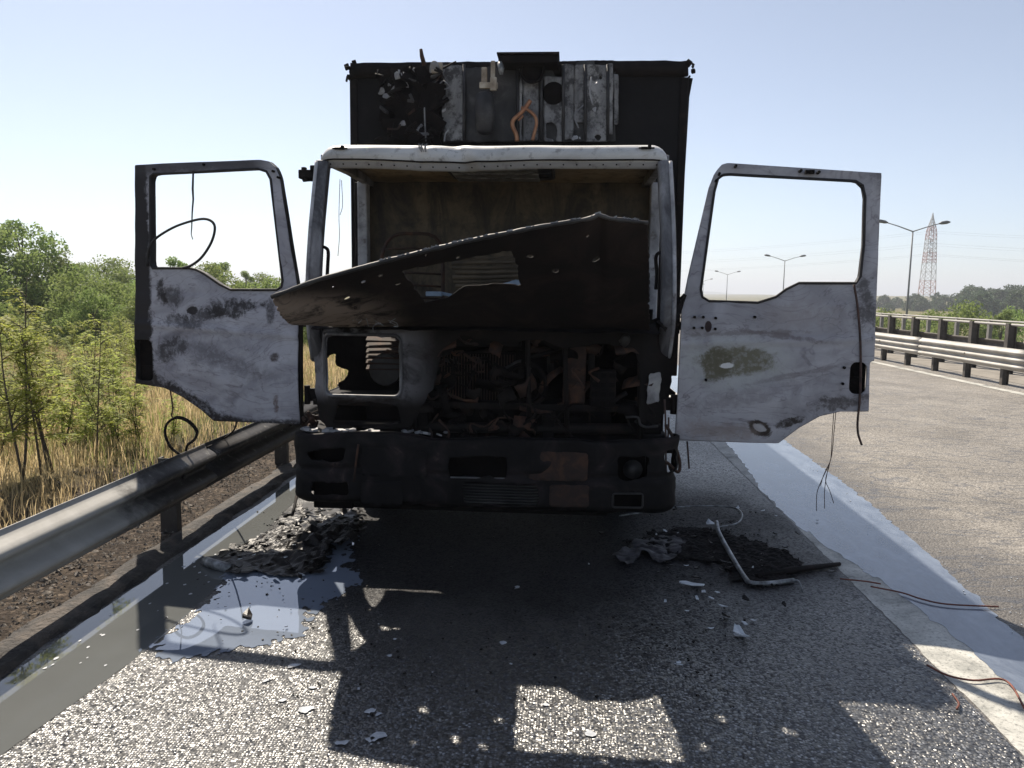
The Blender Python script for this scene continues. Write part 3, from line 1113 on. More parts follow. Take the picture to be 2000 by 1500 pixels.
# ceiling and roof hatch
t = NT('scorched_brown_headliner')
n1 = t.noise(1.9, 7, .62, 1.2, co=t.co((.7, 1.4, 1)))
c = t.ramp(n1, [(.25, (.09, .066, .040)), (.45, (.24, .18, .105)), (.62, (.36, .28, .175)), (.85, (.46, .38, .26))])
c = t.mix(t.ramp(t.noise(9, 6, .7), [(.5, 0), (.7, .8)]), c, (.035, .025, .018))
t.bump(t.noise(11, 5), .3, .01)
MAT['headliner'] = t.done(c, .7)
hz = ZT - .065
h0, h1 = onz(880, 338, hz), onz(1080, 340, hz)
hatch = rrect(h0.x, h1.x, 5.18, 5.92, .06)
sheet('ceiling', [(XL + .04, 4.88), (XR - .04, 4.88), (XR - .04, 6.06), (XL + .04, 6.06)], [hatch], .03, 'headliner', TR,
      lambda u, v: (u, v, hz + .03 * math.sin((v - 4.88) * 2.2) + .014 * nz(u, v, 3, 4) - .025 * sstep(5.6, 6.05, v)), solid=.004)
m = MB()
for k in range(4):
    a, b = 5.2 + k * .18, 5.2 + k * .18 + .15
    m.box((h0.x + .02, a, hz - .015 - .003 * k), (h1.x - .1, b, hz + .005 - .003 * k))
m.build('hatch_panel', 'pipe', TR, bevel=.01)
MB().tube([(p[0], p[1], hz + .005) for p in hatch + hatch[:1]], .014, 6, False).build('hatch_frame', 'darkmetal', TR, True)

# ---- pillars, rear wall -------------------------------------------------------
pp = [(-.045, -.035), (-.01, -.045), (.03, -.045), (.046, -.025), (.044, .04), (-.04, .04)]
for name, pts in (('left', ((622, 700, 4.86), (614, 630, 4.72), (613, 560, 4.68), (618, 460, 4.74), (625, 380, 4.81), (631, 318, 4.87))),
                  ('right', ((1296, 700, 4.86), (1304, 630, 4.72), (1306, 560, 4.68), (1305, 470, 4.74), (1302, 390, 4.81), (1298, 318, 4.87)))):
    MB().sweep(smooth_path([at(*p) for p in pts], 5), pp, up=(0, 1, 0)).build('front_pillar', 'pillar', TR, True, bevel=.008)
    dx = -.028 if name == 'left' else .028
    MB().tube(smooth_path([at(p[0], p[1], p[2]) + Vector((dx, -.045, 0)) for p in pts], 5), .012, 6).build('pillar_flange', 'cabwhite', TR, True)
for k, (px, w, mt) in enumerate(((712, .075, 'cabwhite'), (1277, .075, 'cabwhite'))):
    a = at(px, 450, 5.95)
    MB().cbox((a.x, 5.93, 1.62), (w, .10, 1.6)).build('rear_pillar', mt, TR, bevel=.01)
    MB().cbox((a.x + (-.05 if k == 0 else .05), 5.985, 1.62), (.05, .09, 1.6)).build('rear_pillar_cover', 'char', TR, bevel=.008)
for sx, xx in ((1, XL + .03), (-1, XR - .03)):
    MB().sweep([(xx, 4.9, ZT - .09), (xx - .01 * sx, 5.5, ZT - .07), (xx, 6.05, ZT - .08)], [(-.03, -.03), (.03, -.03), (.03, .03), (-.03, .03)]).build('roof_rail', 'pillar', TR, bevel=.008)

rwx0, rwx1 = at(722, 450, 6.02).x, at(1270, 450, 6.02).x


def rw_disp(u, v):
    d = .012 * nz(u, v, 5, 3)
    for (x0, x1, z0, z1, h) in ((rwx0 + .25, rwx0 + .95, 1.35, 2.1, .02), (rwx0 + .35, rwx0 + .75, 1.55, 1.95, -.025), (rwx0 + 1.2, rwx0 + 2.0, 1.35, 2.05, .02)):
        e = min(u - x0, x1 - u, v - z0, z1 - v)
        d -= h * sstep(-.01, .012, e)
    d -= .012 * math.exp(-((v - 1.28) / .02) ** 2) + .012 * math.exp(-((v - 2.17) / .02) ** 2)
    return d


t = NT('soot_brown_back_wall')
n1 = t.noise(1.6, 7, .62, .9)
c = t.ramp(n1, [(.25, (.03, .023, .016)), (.45, (.085, .065, .04)), (.62, (.15, .115, .072)), (.85, (.22, .18, .12))])
c = t.mix(t.ramp(t.noise(2.6, 8, .7, .6, co=t.co((1.5, 1, .6))), [(.42, 0), (.60, .9)]), c, (.016, .013, .011))
c = t.mix(t.ramp(t.noise(11, 6, .7), [(.5, 0), (.7, .8)]), c, (.02, .016, .013))
t.bump(t.noise(11, 5), .3, .01)
MAT['backwall'] = t.done(c, .75)
sheet('rear_wall', [(rwx0 - .03, .75), (rwx1 + .03, .75), (rwx1 + .03, hz + .05), (rwx0 - .03, hz + .05)], [], .025, 'backwall', TR, lambda u, v: (u, 6.02 + rw_disp(u, v), v), solid=.004)
# thin wires hanging inside the left door opening, grab handles
for pts in (((664, 350, 5.0), (662, 420, 5.0), (663, 460, 5.0), (660, 500, 5.0)), ((667, 352, 5.05), (669, 400, 5.05), (664, 420, 5.05))):
    MB().tube(smooth_path([at(*p) for p in pts], 4), .0022, 4).build('hanging_wire', 'wire', TR)
MB().tube(smooth_path([at(*p) for p in ((627, 481, 4.72), (636, 484, 4.76), (641, 492, 4.78), (640, 520, 4.78), (638, 560, 4.76))], 4), .011, 6).build('grab_handle', 'char', TR, True)
MB().tube(smooth_path([at(*p) for p in ((1296, 492, 4.72), (1284, 496, 4.76), (1281, 508, 4.78), (1283, 535, 4.78), (1281, 565, 4.76))], 4), .011, 6).build('grab_handle', 'char', TR, True)
# mirror bracket stub on the left roof corner
p = at(600, 341, 4.86)
m = MB()
m.cbox(p, (.10, .05, .055)).cbox(p + Vector((.045, 0, .03)), (.04, .05, .05)).cyl(p + Vector((-.03, 0, -.03)), p + Vector((.08, 0, -.02)), .018, 8)
for k in range(5):
    q = p + Vector((random.uniform(-.05, .05), random.uniform(-.03, .03), random.uniform(-.03, .04)))
    m.cbox(q, (.03, .03, .03), Matrix.Rotation(random.uniform(0, 3), 3, 'Y'))
m.build('mirror_bracket', 'char', TR, bevel=.006)

# seat frames and column inside the cab
for sx, xx in ((0, -1.15), (1, .15)):
    m = MB()
    for k in range(6):
        zz = 1.45 + .09 * k
        m.tube([(xx - .24, 5.55 + .03 * k, zz), (xx, 5.52 + .03 * k, zz + .01), (xx + .24, 5.55 + .03 * k, zz)], .008, 5)
    m.tube(smooth_path([(xx - .25, 5.45, 1.1), (xx - .25, 5.55, 1.5), (xx - .2, 5.72, 1.95), (xx, 5.75, 2.02), (xx + .2, 5.72, 1.95), (xx + .25, 5.55, 1.5), (xx + .25, 5.45, 1.1)], 4), .014, 6)
    m.build('seat_frame', 'rust', TR, True)
m = MB()
m.tube([(.16 + .21 * math.cos(a), 5.0 + .12 * math.sin(a) * .5, 1.50 + .17 * math.sin(a)) for a in np.linspace(0, 2 * math.pi, 25)], .012, 6, False)
m.tube([(.16, 5.0, 1.5), (.16, 4.8, 1.1)], .022, 8)
m.build('steering_wheel', 'char', TR, True)
for k in range(7):
    px0 = 905 + random.uniform(-6, 6)
    py = 504 + 9 * k
    m = MB()
    m.tube([at(px0 - 20, py + 1, 5.3), at(950, py + random.uniform(-2, 2), 5.3), at(1030, py - 2, 5.3)], random.choice([.008, .012, .016]), 6)
    m.build('dash_slat', 'inside', TR, True)
m = MB()
m.cbox(at(848, 574, 4.9), (.10, .06, .03)).cbox(at(872, 575, 4.95), (.07, .05, .02), Matrix.Rotation(.2, 3, 'Y'))
m.build('dash_remnant', 'bluebit', TR, bevel=.004)
sheet('dash_skin', [(at(930, 545, 5).x, 1.62), (at(1040, 545, 5).x, 1.70), (at(1040, 545, 5).x, 1.60), (at(985, 545, 5).x, 1.56), (at(930, 545, 5).x, 1.55)], [], .012, 'bluebit', TR, lambda u, v: (u, 5.0 + .02 * nz(u, v, 2, 14), v), solid=.003, rag=.02, rag_s=20)

# ---- raised front flap ---------------------------------------------------------
Fp = [(530, 582, 3.66), (620, 548, 3.66), (750, 512, 3.68), (900, 475, 3.73), (1050, 445, 3.78), (1155, 428, 3.83), (1171, 420, 3.83), (1186, 428, 3.84), (1265, 437, 3.92)]
Hp = [(585, 633, 4.22), (640, 637, 4.46), (750, 641, 4.58), (900, 645, 4.61), (1050, 648, 4.62), (1155, 650, 4.62), (1171, 650, 4.62), (1186, 650, 4.62), (1270, 648, 4.58)]
FW_, HW_ = [at(*p) for p in Fp], [at(*p) for p in Hp]
SX = [p[0] for p in Fp]


def lerp_curve(C_, q):
    q = min(max(q, SX[0]), SX[-1])
    i = max(k for k in range(len(SX) - 1) if SX[k] <= q + 1e-9)
    f = (q - SX[i]) / (SX[i + 1] - SX[i])
    return C_[i].lerp(C_[i + 1], f)


def flap_map(u, v):
    q = 530 + u / 1.85 * 735
    tt = min(max(v / .9, 0), 1)
    a, b = lerp_curve(FW_, q), lerp_curve(HW_, q)
    p = a.lerp(b, tt)
    left = 1 - sstep(.1, .8, u)
    p = p + Vector((0, 0, -.05 * math.sin(math.pi * tt) * left))
    w = math.sin(math.pi * min(tt * 1.3, 1))
    p = p + Vector((.3, -.5, .8)) * (.022 * nz(u, v, 3, 3.1) + .010 * nz(u, v, 8, 9)) * w
    return p


def project(P):
    d = P - CAM
    zc = d.dot(FW)
    return (1000 + FPX * d.dot(RT) / zc, 750 - FPX * d.dot(UP) / zc)


uv, imgs, shad = [], [], []
for uu in np.linspace(0, 1.85, 150):
    for vv in np.linspace(0, .9, 70):
        P = flap_map(uu, vv)
        uv.append((uu, vv))
        imgs.append(project(P))
        g = P - SUN * (P.z / SUN.z)
        shad.append(project(g))
uv, imgs, shad = np.array(uv), np.array(imgs), np.array(shad)


def inv(arr, px, py):
    return tuple(uv[np.argmin((arr[:, 0] - px) ** 2 + (arr[:, 1] - py) ** 2)])


hole = [inv(imgs, *p) for p in ((788, 530), (900, 507), (1000, 489), (1007, 520), (1013, 557), (965, 554), (934, 556), (905, 558), (881, 577), (832, 589), (812, 562))]
pins = [('c', *inv(shad, *p), .013) for p in ((830, 1385), (942, 1457), (975, 1405), (1412, 1408), (1535, 1428), (1372, 1462), (738, 1222), (890, 1440))] + [('c', *inv(imgs, *p), .008) for p in ((652, 560), (832, 499), (893, 501), (1146, 462))]
t = NT('flap_burnt_underside')
n1 = t.noise(2.6, 7, .65, 1.2)
c = t.ramp(n1, [(.3, (.006, .005, .005)), (.50, (.013, .0095, .009)), (.66, (.03, .021, .018)), (.82, (.08, .06, .05))])
x, y, z = t.xyz()
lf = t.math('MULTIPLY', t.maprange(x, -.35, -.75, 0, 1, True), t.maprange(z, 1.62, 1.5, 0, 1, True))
c = t.mix(t.math('MULTIPLY', lf, t.ramp(t.noise(7, 6, .7, .8), [(.36, 0), (.52, .95)])), c, (.36, .29, .24))  # lower left patch: bounce light from the ground painted into the colour
t.bump(t.noise(16, 5), .4, .008)
MAT['flap'] = t.done(c, .75, 0, .25)
flap = sheet('front_flap', [(0, 0), (1.85, 0), (1.85, .9), (0, .9)], [hole] + pins, .011, 'flap', TR, flap_map, solid=.005,
             extra=lambda U, V, F: np.minimum(F, F + .02 * np.clip(np.vectorize(lambda a, b: nz(a, b, 2, 26))(U, V), -1, 0)))
MB().tube([flap_map(u, 0) + Vector((0, 0, .004)) for u in np.linspace(0, 1.85, 70)], [.011 + .004 * nz(u, 0, 0, 20) for u in np.linspace(0, 1.85, 70)], 6).build('flap_rim', 'darkmetal', flap, True)
m = MB()
for k in range(60):
    u = random.uniform(.5, 1.84)
    p = flap_map(u, 0) + Vector((0, 0, .012))
    m.cbox(p, (random.uniform(.008, .03), .01, random.uniform(.004, .012)), Matrix.Rotation(random.uniform(-.6, .6), 3, 'Y'))
tag(m.build('melted_edge', 'ashmetal', flap), kind='stuff')
for k in range(9):
    a = at(680 + 12 * k + random.uniform(-6, 6), 628 + random.uniform(-12, 4), 4.35)
    MB().tube(smooth_path([a, a + Vector((random.uniform(-.04, .06), -.03, random.uniform(-.03, .02))), a + Vector((random.uniform(-.05, .09), -.05, random.uniform(-.06, .0)))], 3), .002, 4).build('stray_wire', 'pipe', flap)

sheet('cowl', [(XL + .06, 0), (XR - .06, 0), (XR - .06, .5), (XL + .06, .5)], [], .03, 'char_dark', TR, lambda u, v: (u, 4.50 + v, 1.37 + .20 * min(v, .25) / .25 * .35 + .02 * nz(u, v, 3, 5)), solid=.005, rag=.02, rag_s=9)
# ---- front wall under the windscreen ---------------------------------------------
FY = 4.70


def xz(px, py, Y=FY):
    p = at(px, py, Y)
    return (p.x, p.z)


def xzrect(x0, x1, y0, y1, r, Y=FY):
    a, b = xz(x0, y1, Y), xz(x1, y0, Y)
    return rrect(a[0], b[0], a[1], b[1], r)


fo = [xz(*p) for p in ((603, 622), (1318, 622), (1318, 700), (1310, 795), (1288, 832), (1246, 826), (1250, 740), (1240, 690), (1180, 672), (1100, 680), (1060, 664), (960, 668), (905, 655), (862, 690), (846, 760), (820, 800), (800, 838), (640, 838), (618, 822), (606, 770))]
fh = [xzrect(640, 783, 657, 767, .04), [xz(*p) for p in ((660, 790), (720, 782), (775, 792), (782, 826), (700, 836), (652, 826))]]
t = NT('front_wall_scorched')
x, y, z = t.xyz()
n1 = t.noise(2.4, 7, .65, .9)
c = t.ramp(n1, [(.30, (.004, .0033, .0033)), (.50, (.008, .0062, .006)), (.68, (.02, .014, .0125)), (.82, (.05, .036, .031))])
lf = t.math('MULTIPLY', t.maprange(x, -.25, -.62, 0, 1, True), t.maprange(z, .86, 1.0, 0, 1, True))
c = t.mix(t.math('MULTIPLY', lf, t.ramp(t.noise(4, 6, .7, .5), [(.36, 0), (.54, .75)])), c, (.30, .29, .31))
t.bump(t.noise(16, 5), .4, .008)
MAT['frontwall'] = t.done(c, .8, 0, .22)


def fw_disp(u, v):
    d = .01 * nz(u, v, 3, 4)
    for x0, x1, y0, y1 in ((628, 797, 645, 780),):
        a, b = xz(x0, y1), xz(x1, y0)
        e = min(u - a[0], b[0] - u, v - a[1], b[1] - v)
        d -= .035 * sstep(-.012, .02, e)
    d += .10 * sstep(.95, 1.12, abs(u - XC))          # corners wrap back
    return d


fwall = sheet('front_wall', fo, fh, .014, 'frontwall', TR, lambda u, v: (u, FY + fw_disp(u, v), v), solid=.006, rag=.011, rag_s=13)
lp = xzrect(637, 786, 654, 770, .045)
MB().tube([(p[0], FY + fw_disp(*p) - .012, p[1]) for p in lp + lp[:1]], .010, 6, False).build('opening_rim', 'pillar', fwall, True)
a, b = xz(1262, 790), xz(1291, 727)
sheet('bare_patch', [(a[0], a[1]), (b[0], a[1] + .01), (b[0] + .005, b[1]), (a[0] + .01, b[1] - .01)], [], .01, 'ashmetal', fwall, lambda u, v: (u, FY - .02 + fw_disp(u, v), v), solid=.003, rag=.01, rag_s=20)
# behind it: bulkhead, radiator, fan shroud, heater box, louvres, pipes
bx0 = at(835, 700, 5.1).x
sheet('bulkhead', [(bx0, .62), (XR - .05, .62), (XR - .05, 1.50), (bx0, 1.50)], [xzrect(1068, 1082, 690, 730, .01, 5.15)], .03, 'char_dark', TR, lambda u, v: (u, 5.08 + .14 * nz(u, v, 3, 3.2) + .05 * nz(u, v, 6, 9), v), solid=.004)
m = MB()
a, b = at(860, 800, 4.92), at(1005, 690, 4.92)
m.box((a.x, 4.92, a.z), (b.x, 5.02, b.z))
m.build('radiator', 'char_dark', TR, bevel=.006)
m = MB()
for k in range(26):
    xx = a.x + .01 + k * (b.x - a.x - .02) / 25
    m.box((xx - .002, 4.905, a.z + .01), (xx + .002, 4.925, b.z - .01))
m.build('radiator_fins', 'rust', TR)
cc = at(1022, 752, 4.86)
m = MB()
m.tube([cc + Vector((.145 * math.cos(q), 0, .145 * math.sin(q))) for q in np.linspace(0, 2 * math.pi, 33)], .016, 7, False)
m.tube([cc + Vector((.12 * math.cos(q), .03, .12 * math.sin(q))) for q in np.linspace(0, 2 * math.pi, 33)], .010, 6, False)
m.build('fan_shroud', 'char', TR, True)
m = MB()
for k in range(7):
    q = 2 * math.pi * k / 7
    m.cbox(cc + Vector((.07 * math.cos(q), .03, .07 * math.sin(q))), (.085, .008, .04), Matrix.Rotation(-q, 3, 'Y') @ Matrix.Rotation(.5, 3, 'X'))
m.cyl(cc + Vector((0, 0, 0)), cc + Vector((0, .06, 0)), .035, 12)
m.build('fan', 'char_dark', TR)
for nm, (x0, x1, y0, y1, Y_), mt in (('heater_panel', (1098, 1146, 668, 788, 4.82), 'rust'), ('fuse_box', (1152, 1204, 724, 796, 4.78), 'char'), ('heater_box', (880, 1018, 626, 676, 4.80), 'char'), ('relay_bracket', (1060, 1096, 640, 672, 4.78), 'char')):
    a, b = at(x0, y1, Y_), at(x1, y0, Y_)
    MB().box((a.x, Y_, a.z), (b.x, Y_ + .12, b.z)).build(nm, mt, TR, bevel=.012)
    if nm == 'fuse_box':
        for k in range(4):
            for j in range(3):
                zc, xc2 = a.z + (b.z - a.z) * (k + .5) / 4, a.x + (b.x - a.x) * (j + .5) / 3
                MB().cbox((xc2, Y_ - .004, zc), (.035, .016, .03)).build('fuse_slot', 'char_dark', TR)
for k in range(6):
    m = MB()
    a, b = at(716, 664 + 11 * k, 5.02), at(792, 662 + 11 * k, 5.02)
    m.cbox((a + b) / 2, ((b - a).length, .05, .012), Matrix.Rotation(.5, 3, 'X') @ Matrix.Rotation(random.uniform(-.04, .04), 3, 'Y'))
    m.build('louvre', 'rust', TR)
cc = at(752, 722, 5.0)
MB().cyl(cc, cc + Vector((0, .12, 0)), .11, 20).build('blower_drum', 'darkmetal', TR, True, bevel=.01)
for k in range(26):
    px, py = random.uniform(650, 1290), random.uniform(660, 835)
    Y_ = random.uniform(4.76, 5.0)
    p = at(px, py, Y_)
    pts = [p]
    for j in range(random.randint(3, 5)):
        pts.append(pts[-1] + Vector((random.uniform(-.13, .13), random.uniform(-.03, .03), random.uniform(-.07, .05))))
    if min(q.y for q in pts) < 4.74:
        pts = [Vector((q.x, max(q.y, 4.745), q.z)) for q in pts]
    MB().tube(smooth_path(pts, 4), random.choice([.004, .006, .01, .014]), 6).build('burnt_hose', random.choice(['char', 'char_dark', 'rust', 'darkmetal']), TR, True)
for pts in (((632, 640), (668, 640), (672, 694), (650, 690), (640, 704), (630, 700)), ((664, 640), (795, 640), (795, 790), (668, 790), (662, 748), (676, 736), (682, 722), (660, 712), (656, 690)),):
    P_ = [xz(a, b, 5.28) for a, b in pts]
    sheet('inner_wing', P_, [], .014, 'char_dark', TR, lambda u, v: (u, 5.28 + .03 * nz(u, v, 3, 6), v), solid=.004, rag=.016, rag_s=16)
rw = random.Random(77)
for k in range(150):
    px, py = rw.uniform(806, 1262), rw.uniform(650, 858)
    Y_ = rw.uniform(4.70, 4.98)
    g = at(px, py, Y_)
    typ = rw.random()
    rot = Matrix.Rotation(rw.gauss(0, .5), 3, 'Y') @ Matrix.Rotation(rw.uniform(-.8, .8), 3, 'X') @ Matrix.Rotation(rw.uniform(-.6, .6), 3, 'Z')
    m = MB()
    if typ < .55:                                      # torn, curled plate
        w_, h_ = rw.uniform(.06, .24), rw.uniform(.02, .10)
        N = 5
        for a in range(N + 1):
            for b in range(3):
                u_, v_ = (a / N - .5) * w_, (b / 2 - .5) * h_ * rw.uniform(.7, 1.2)
                m.v.append(tuple(g + rot @ Vector((u_, rw.uniform(-.012, .012) + .6 * u_ * u_ / w_, v_))))
        m.f = [(a * 3 + b, a * 3 + b + 1, (a + 1) * 3 + b + 1, (a + 1) * 3 + b) for a in range(N) for b in range(2)]
        m.build('torn_plate', rw.choice(['char', 'char_dark', 'char_dark', 'rust', 'char']), TR, True, solid=.004)
    elif typ < .93:                                    # slumped strip or cable
        pts = [g]
        for j in range(4):
            pts.append(pts[-1] + Vector((rw.uniform(-.09, .09), rw.uniform(-.02, .02), rw.uniform(-.09, .03))))
        MB().tube(smooth_path(pts, 3), [rw.uniform(.003, .011) for _ in range(13)], 5).build('slumped_strip', rw.choice(['char', 'char_dark', 'rust']), TR, True)
    else:                                              # lump of melted housing
        K = 7
        for a in range(5):
            f = a / 4
            for b in range(K):
                q = 2 * math.pi * b / K
                r_ = .035 * math.sin(math.pi * (.12 + .76 * f)) * rw.uniform(.5, 1.25)
                m.v.append(tuple(g + rot @ Vector((r_ * math.cos(q) * 1.4, r_ * math.sin(q), (f - .5) * .11))))
        m.f = [(a * K + b, a * K + (b + 1) % K, (a + 1) * K + (b + 1) % K, (a + 1) * K + b) for a in range(4) for b in range(K)] + [tuple(range(K - 1, -1, -1)), tuple(4 * K + b for b in range(K))]
        m.build('melted_lump', rw.choice(['char', 'char_dark', 'darkmetal']), TR, True)
# stiffeners and cross members between wall and bumper
for k, (x0, y0, x1, y1, Y_, r) in enumerate(((640, 830, 1290, 838, 4.78, .035), (615, 850, 1300, 860, 4.85, .045), (790, 640, 812, 850, 4.74, .02), (1030, 640, 1034, 850, 4.74, .016), (1102, 640, 1108, 850, 4.76, .016), (1252, 660, 1250, 860, 4.74, .02))):
    MB().tube([at(x0, y0, Y_), at((x0 + x1) / 2, (y0 + y1) / 2 + 2, Y_), at(x1, y1, Y_)], r, 8).build('cross_member', 'char', TR, True)
MB().tube(smooth_path([at(*p) for p in ((1222, 815, 4.68), (1245, 815, 4.68), (1250, 828, 4.68), (1262, 834, 4.68), (1285, 832, 4.7))], 4), .008, 6).build('bent_pipe', 'darkmetal', TR, True)
for pts in (((1306, 815, 4.74), (1305, 850, 4.72), (1300, 885, 4.70)), ((1298, 780, 4.72), (1300, 830, 4.7), (1301, 940, 4.62)), ((1342, 862, 4.8), (1345, 900, 4.8), (1346, 915, 4.8))):
    MB().tube(smooth_path([at(*p) for p in pts], 3), .006, 5).build('hanging_cable', 'wire', TR, True)
MB().tube(smooth_path([at(*p) for p in ((1300, 830, 4.7), (1312, 850, 4.68), (1322, 880, 4.66), (1328, 905, 4.64), (1324, 922, 4.62), (1305, 905, 4.6), (1290, 900, 4.58))], 5), .010, 6).build('air_hose', 'rust', TR, True)

# ---- bumper ---------------------------------------------------------------------
bl = at(579, 930, 4.66).x
br = at(1321, 940, 4.62).x
plan = [(bl + .02, 5.10), (bl, 4.80)]
for k in range(7):
    q = math.pi + math.pi / 2 * k / 6
    plan.append((bl + .13 + .13 * math.cos(q), 4.66 + .13 * math.sin(q)))
for k in range(1, 12):
    f = k / 12
    plan.append((bl + .13 + (br - bl - .26) * f, 4.53 - .035 * math.sin(math.pi * f)))
for k in range(7):
    q = -math.pi / 2 + math.pi / 2 * k / 6
    plan.append((br - .13 + .13 * math.cos(q), 4.66 + .13 * math.sin(q)))
plan += [(br, 4.85)]
bl_len = [0]
for a, b in zip(plan, plan[1:]):
    bl_len.append(bl_len[-1] + math.dist(a, b))
BZ0 = at(950, 996, 4.5).z
BH = at(950, 858, 4.5).z - BZ0


def b_at(s):
    s = min(max(s, 0), bl_len[-1] - 1e-6)
    i = max(k for k in range(len(bl_len) - 1) if bl_len[k] <= s + 1e-9)
    f = (s - bl_len[i]) / (bl_len[i + 1] - bl_len[i])
    a, b = Vector(plan[i]), Vector(plan[i + 1])
    d = (b - a).normalized()
    return a.lerp(b, f), Vector((-d.y, d.x))            # inward normal


def bu(px, py):
    P = at(px, py, 4.5)
    best = min(np.linspace(0, bl_len[-1], 600), key=lambda s: abs(b_at(s)[0].x - P.x) + (0 if b_at(s)[0].y < 4.7 else 9))
    return (best, P.z - BZ0)


def bump_map(s, v):
    p, nin = b_at(s)
    x01 = (p.x - bl) / (br - bl)
    dep = 0
    if v < .05:
        dep += .05 * (1 - v / .05) ** 2                   # curled lower lip
    dep += .018 * sstep(.20, .215, v) * (1 - sstep(.225, .24, v))   # shadow gap between upper and lower half
    if .16 < x01 < .34:
        dep -= .014 * sstep(.02, .04, v) * (1 - sstep(BH - .05, BH - .02, v))
    if .62 < x01 < .80:
        dep -= .010
    dep += .030 * nz(s, v, 4, 2.6) + .012 * nz(s, v, 8, 9) + .005 * nz(s, v, 2, 24)
    back = max(0, v - BH)
    q = p + nin * (dep + back)
    z = BZ0 + min(v, BH) - .25 * back * 0 + .035 * nz(s, 0, 3, 2.2) * min(v / BH, 1) + .012 * nz(s, 0, 5, 6)
    if back > 0:
        z -= .02 * (back / .16) ** 2
    return (q.x, q.y, z)


def brect(x0, x1, y0, y1, r=.012):
    a, b = bu(x0, y1), bu(x1, y0)
    return rrect(a[0], b[0], a[1], b[1], r, 2)


bh = [[bu(*p) for p in ((598, 884), (632, 876), (672, 880), (673, 906), (640, 904), (604, 896))], brect(878, 990, 894, 930), brect(1206, 1268, 896, 938, .02), brect(1196, 1256, 966, 991), brect(905, 1050, 946, 984), brect(606, 680, 944, 968, .02)]
L = bl_len[-1]
bh.append(rrect(L - .34, L - .245, .235, .37, .02, 3))
bumper = sheet('bumper', [(0.05, 0), (L, 0), (L, BH + .03), (L - .5, BH + .02), (L - .6, BH + .15), (.45, BH + .16), (.05, BH + .14)], bh, .016, 'bumper', TR, bump_map, solid=.008, rag=.016, rag_s=11)
for x0, x1, y0, y1, nm, mt in ((1032, 1148, 884, 936, 'rusty_panel', 'rust'), (1072, 1150, 948, 988, 'rusty_panel', 'rust'), (704, 834, 878, 928, 'smooth_panel', 'bumper'), (706, 786, 940, 984, 'smooth_panel', 'bumper')):
    rr = brect(x0, x1, y0, y1, .012)

    def pm(s, v, _d=-.016):
        p, nin = b_at(s)
        q = p + nin * (_d + .004 * nz(s, v, 1, 9))
        return (q.x, q.y, BZ0 + v)
    sheet(nm, rr, [], .014, mt, bumper, pm, solid=.006, rag=.004, rag_s=20)
for k in range(7):
    a, b = at(903, 948 + 5.6 * k, 4.52), at(1052, 950 + 5.6 * k, 4.52)
    MB().cbox((a + b) / 2 + Vector((0, .012, 0)), ((b - a).length, .02, .007)).build('grille_slat', 'darkmetal', bumper)
a, b = at(880, 932, 4.49), at(1000, 935, 4.49)
MB().tube([a, (a + b) / 2, b], .005, 5).build('trim_strip', 'ashmetal', bumper, True)
for x0, x1, y0, y1 in ((1196, 1256, 966, 991),):
    lp = brect(x0, x1, y0, y1)
    MB().tube([Vector(bump_map(*p)) + Vector((0, -.006, 0)) for p in lp + lp[:1]], .006, 5, False).build('lamp_rim', 'darkmetal', bumper, True)
    cc = at(1226, 979, 4.58)
    MB().box((cc.x - .08, 4.60, cc.z - .035), (cc.x + .08, 4.66, cc.z + .035)).build('fog_lamp_shell', 'char_dark', bumper)
cc = at(1236, 917, 4.6)
m = MB()
m.cyl(cc + Vector((0, 0, 0)), cc + Vector((0, .08, 0)), .06, 16, .03)
m.cbox(cc + Vector((.0, .09, 0)), (.17, .02, .13))
m.build('headlamp_bowl', 'darkmetal', bumper, True)
p = at(695, 900, 4.5)
MB().tube([at(700, 868, 4.49), at(696, 895, 4.485), at(691, 940, 4.49)], .007, 6).build('bracket_strip', 'rust', bumper, True)
m = MB()
for k in range(40):
    px = random.uniform(590, 720) if k < 30 else random.uniform(720, 870)
    g = at(px, 855, 4.62)
    m.cbox((g.x, random.uniform(4.58, 4.68), BZ0 + BH + .005), (random.uniform(.01, .06), random.uniform(.01, .05), random.uniform(.004, .02)), Matrix.Rotation(random.uniform(0, 3), 3, 'Z') @ Matrix.Rotation(random.uniform(-.4, .4), 3, 'X'))
m.build('ash_flakes', 'ashmetal', bumper)
tag(bumper.children[-1], kind='stuff')

for x0, x1 in ((612, 688), (690, 1190), (1192, 1262)):
    a, b = at(x0, 992, 4.66), at(x1, 868, 4.66)
    MB().box((a.x, 4.66, a.z), (b.x, 4.70, b.z)).build('bumper_dark_backing', 'char_dark', bumper, bevel=.01)  # dark backing added so the bumper holes read as shaded hollows
m = MB()
m.box((-1.62, 4.80, .86), (.60, 6.0, .90))
m.build('cab_floor', 'char', TR)
for xx, nm in ((-1.50, 'left'), (.50, 'right')):
    arc = [(xx, 5.95 + .50 * math.cos(q), .38 + .50 * math.sin(q)) for q in np.linspace(.1, math.pi - .1, 14)]
    m = MB()
    n = len(arc)
    for p in arc:
        m.v += [(p[0] - .13, p[1], p[2]), (p[0] + .16, p[1], p[2])]
    m.f = [(2 * i, 2 * i + 1, 2 * i + 3, 2 * i + 2) for i in range(n - 1)]
    m.build('mudguard', 'char', TR, True, solid=.01)
    MB().box((xx - .08, 4.95, .36), (xx + .10, 5.42, .84)).build('step_box', 'char_dark', TR, bevel=.02)
    MB().box((xx - .06, 6.75, .42), (xx + .25, 7.9, .92)).build('fuel_tank', 'char', TR, bevel=.06)
    MB().box((xx - .02, 8.1, .50), (xx + .02, 9.5, .92)).build('side_guard', 'char', TR, bevel=.01)
MB().box((-1.3, 4.9, .40), (.3, 4.94, .86)).build('underrun_plate', 'char_dark', TR, bevel=.01)

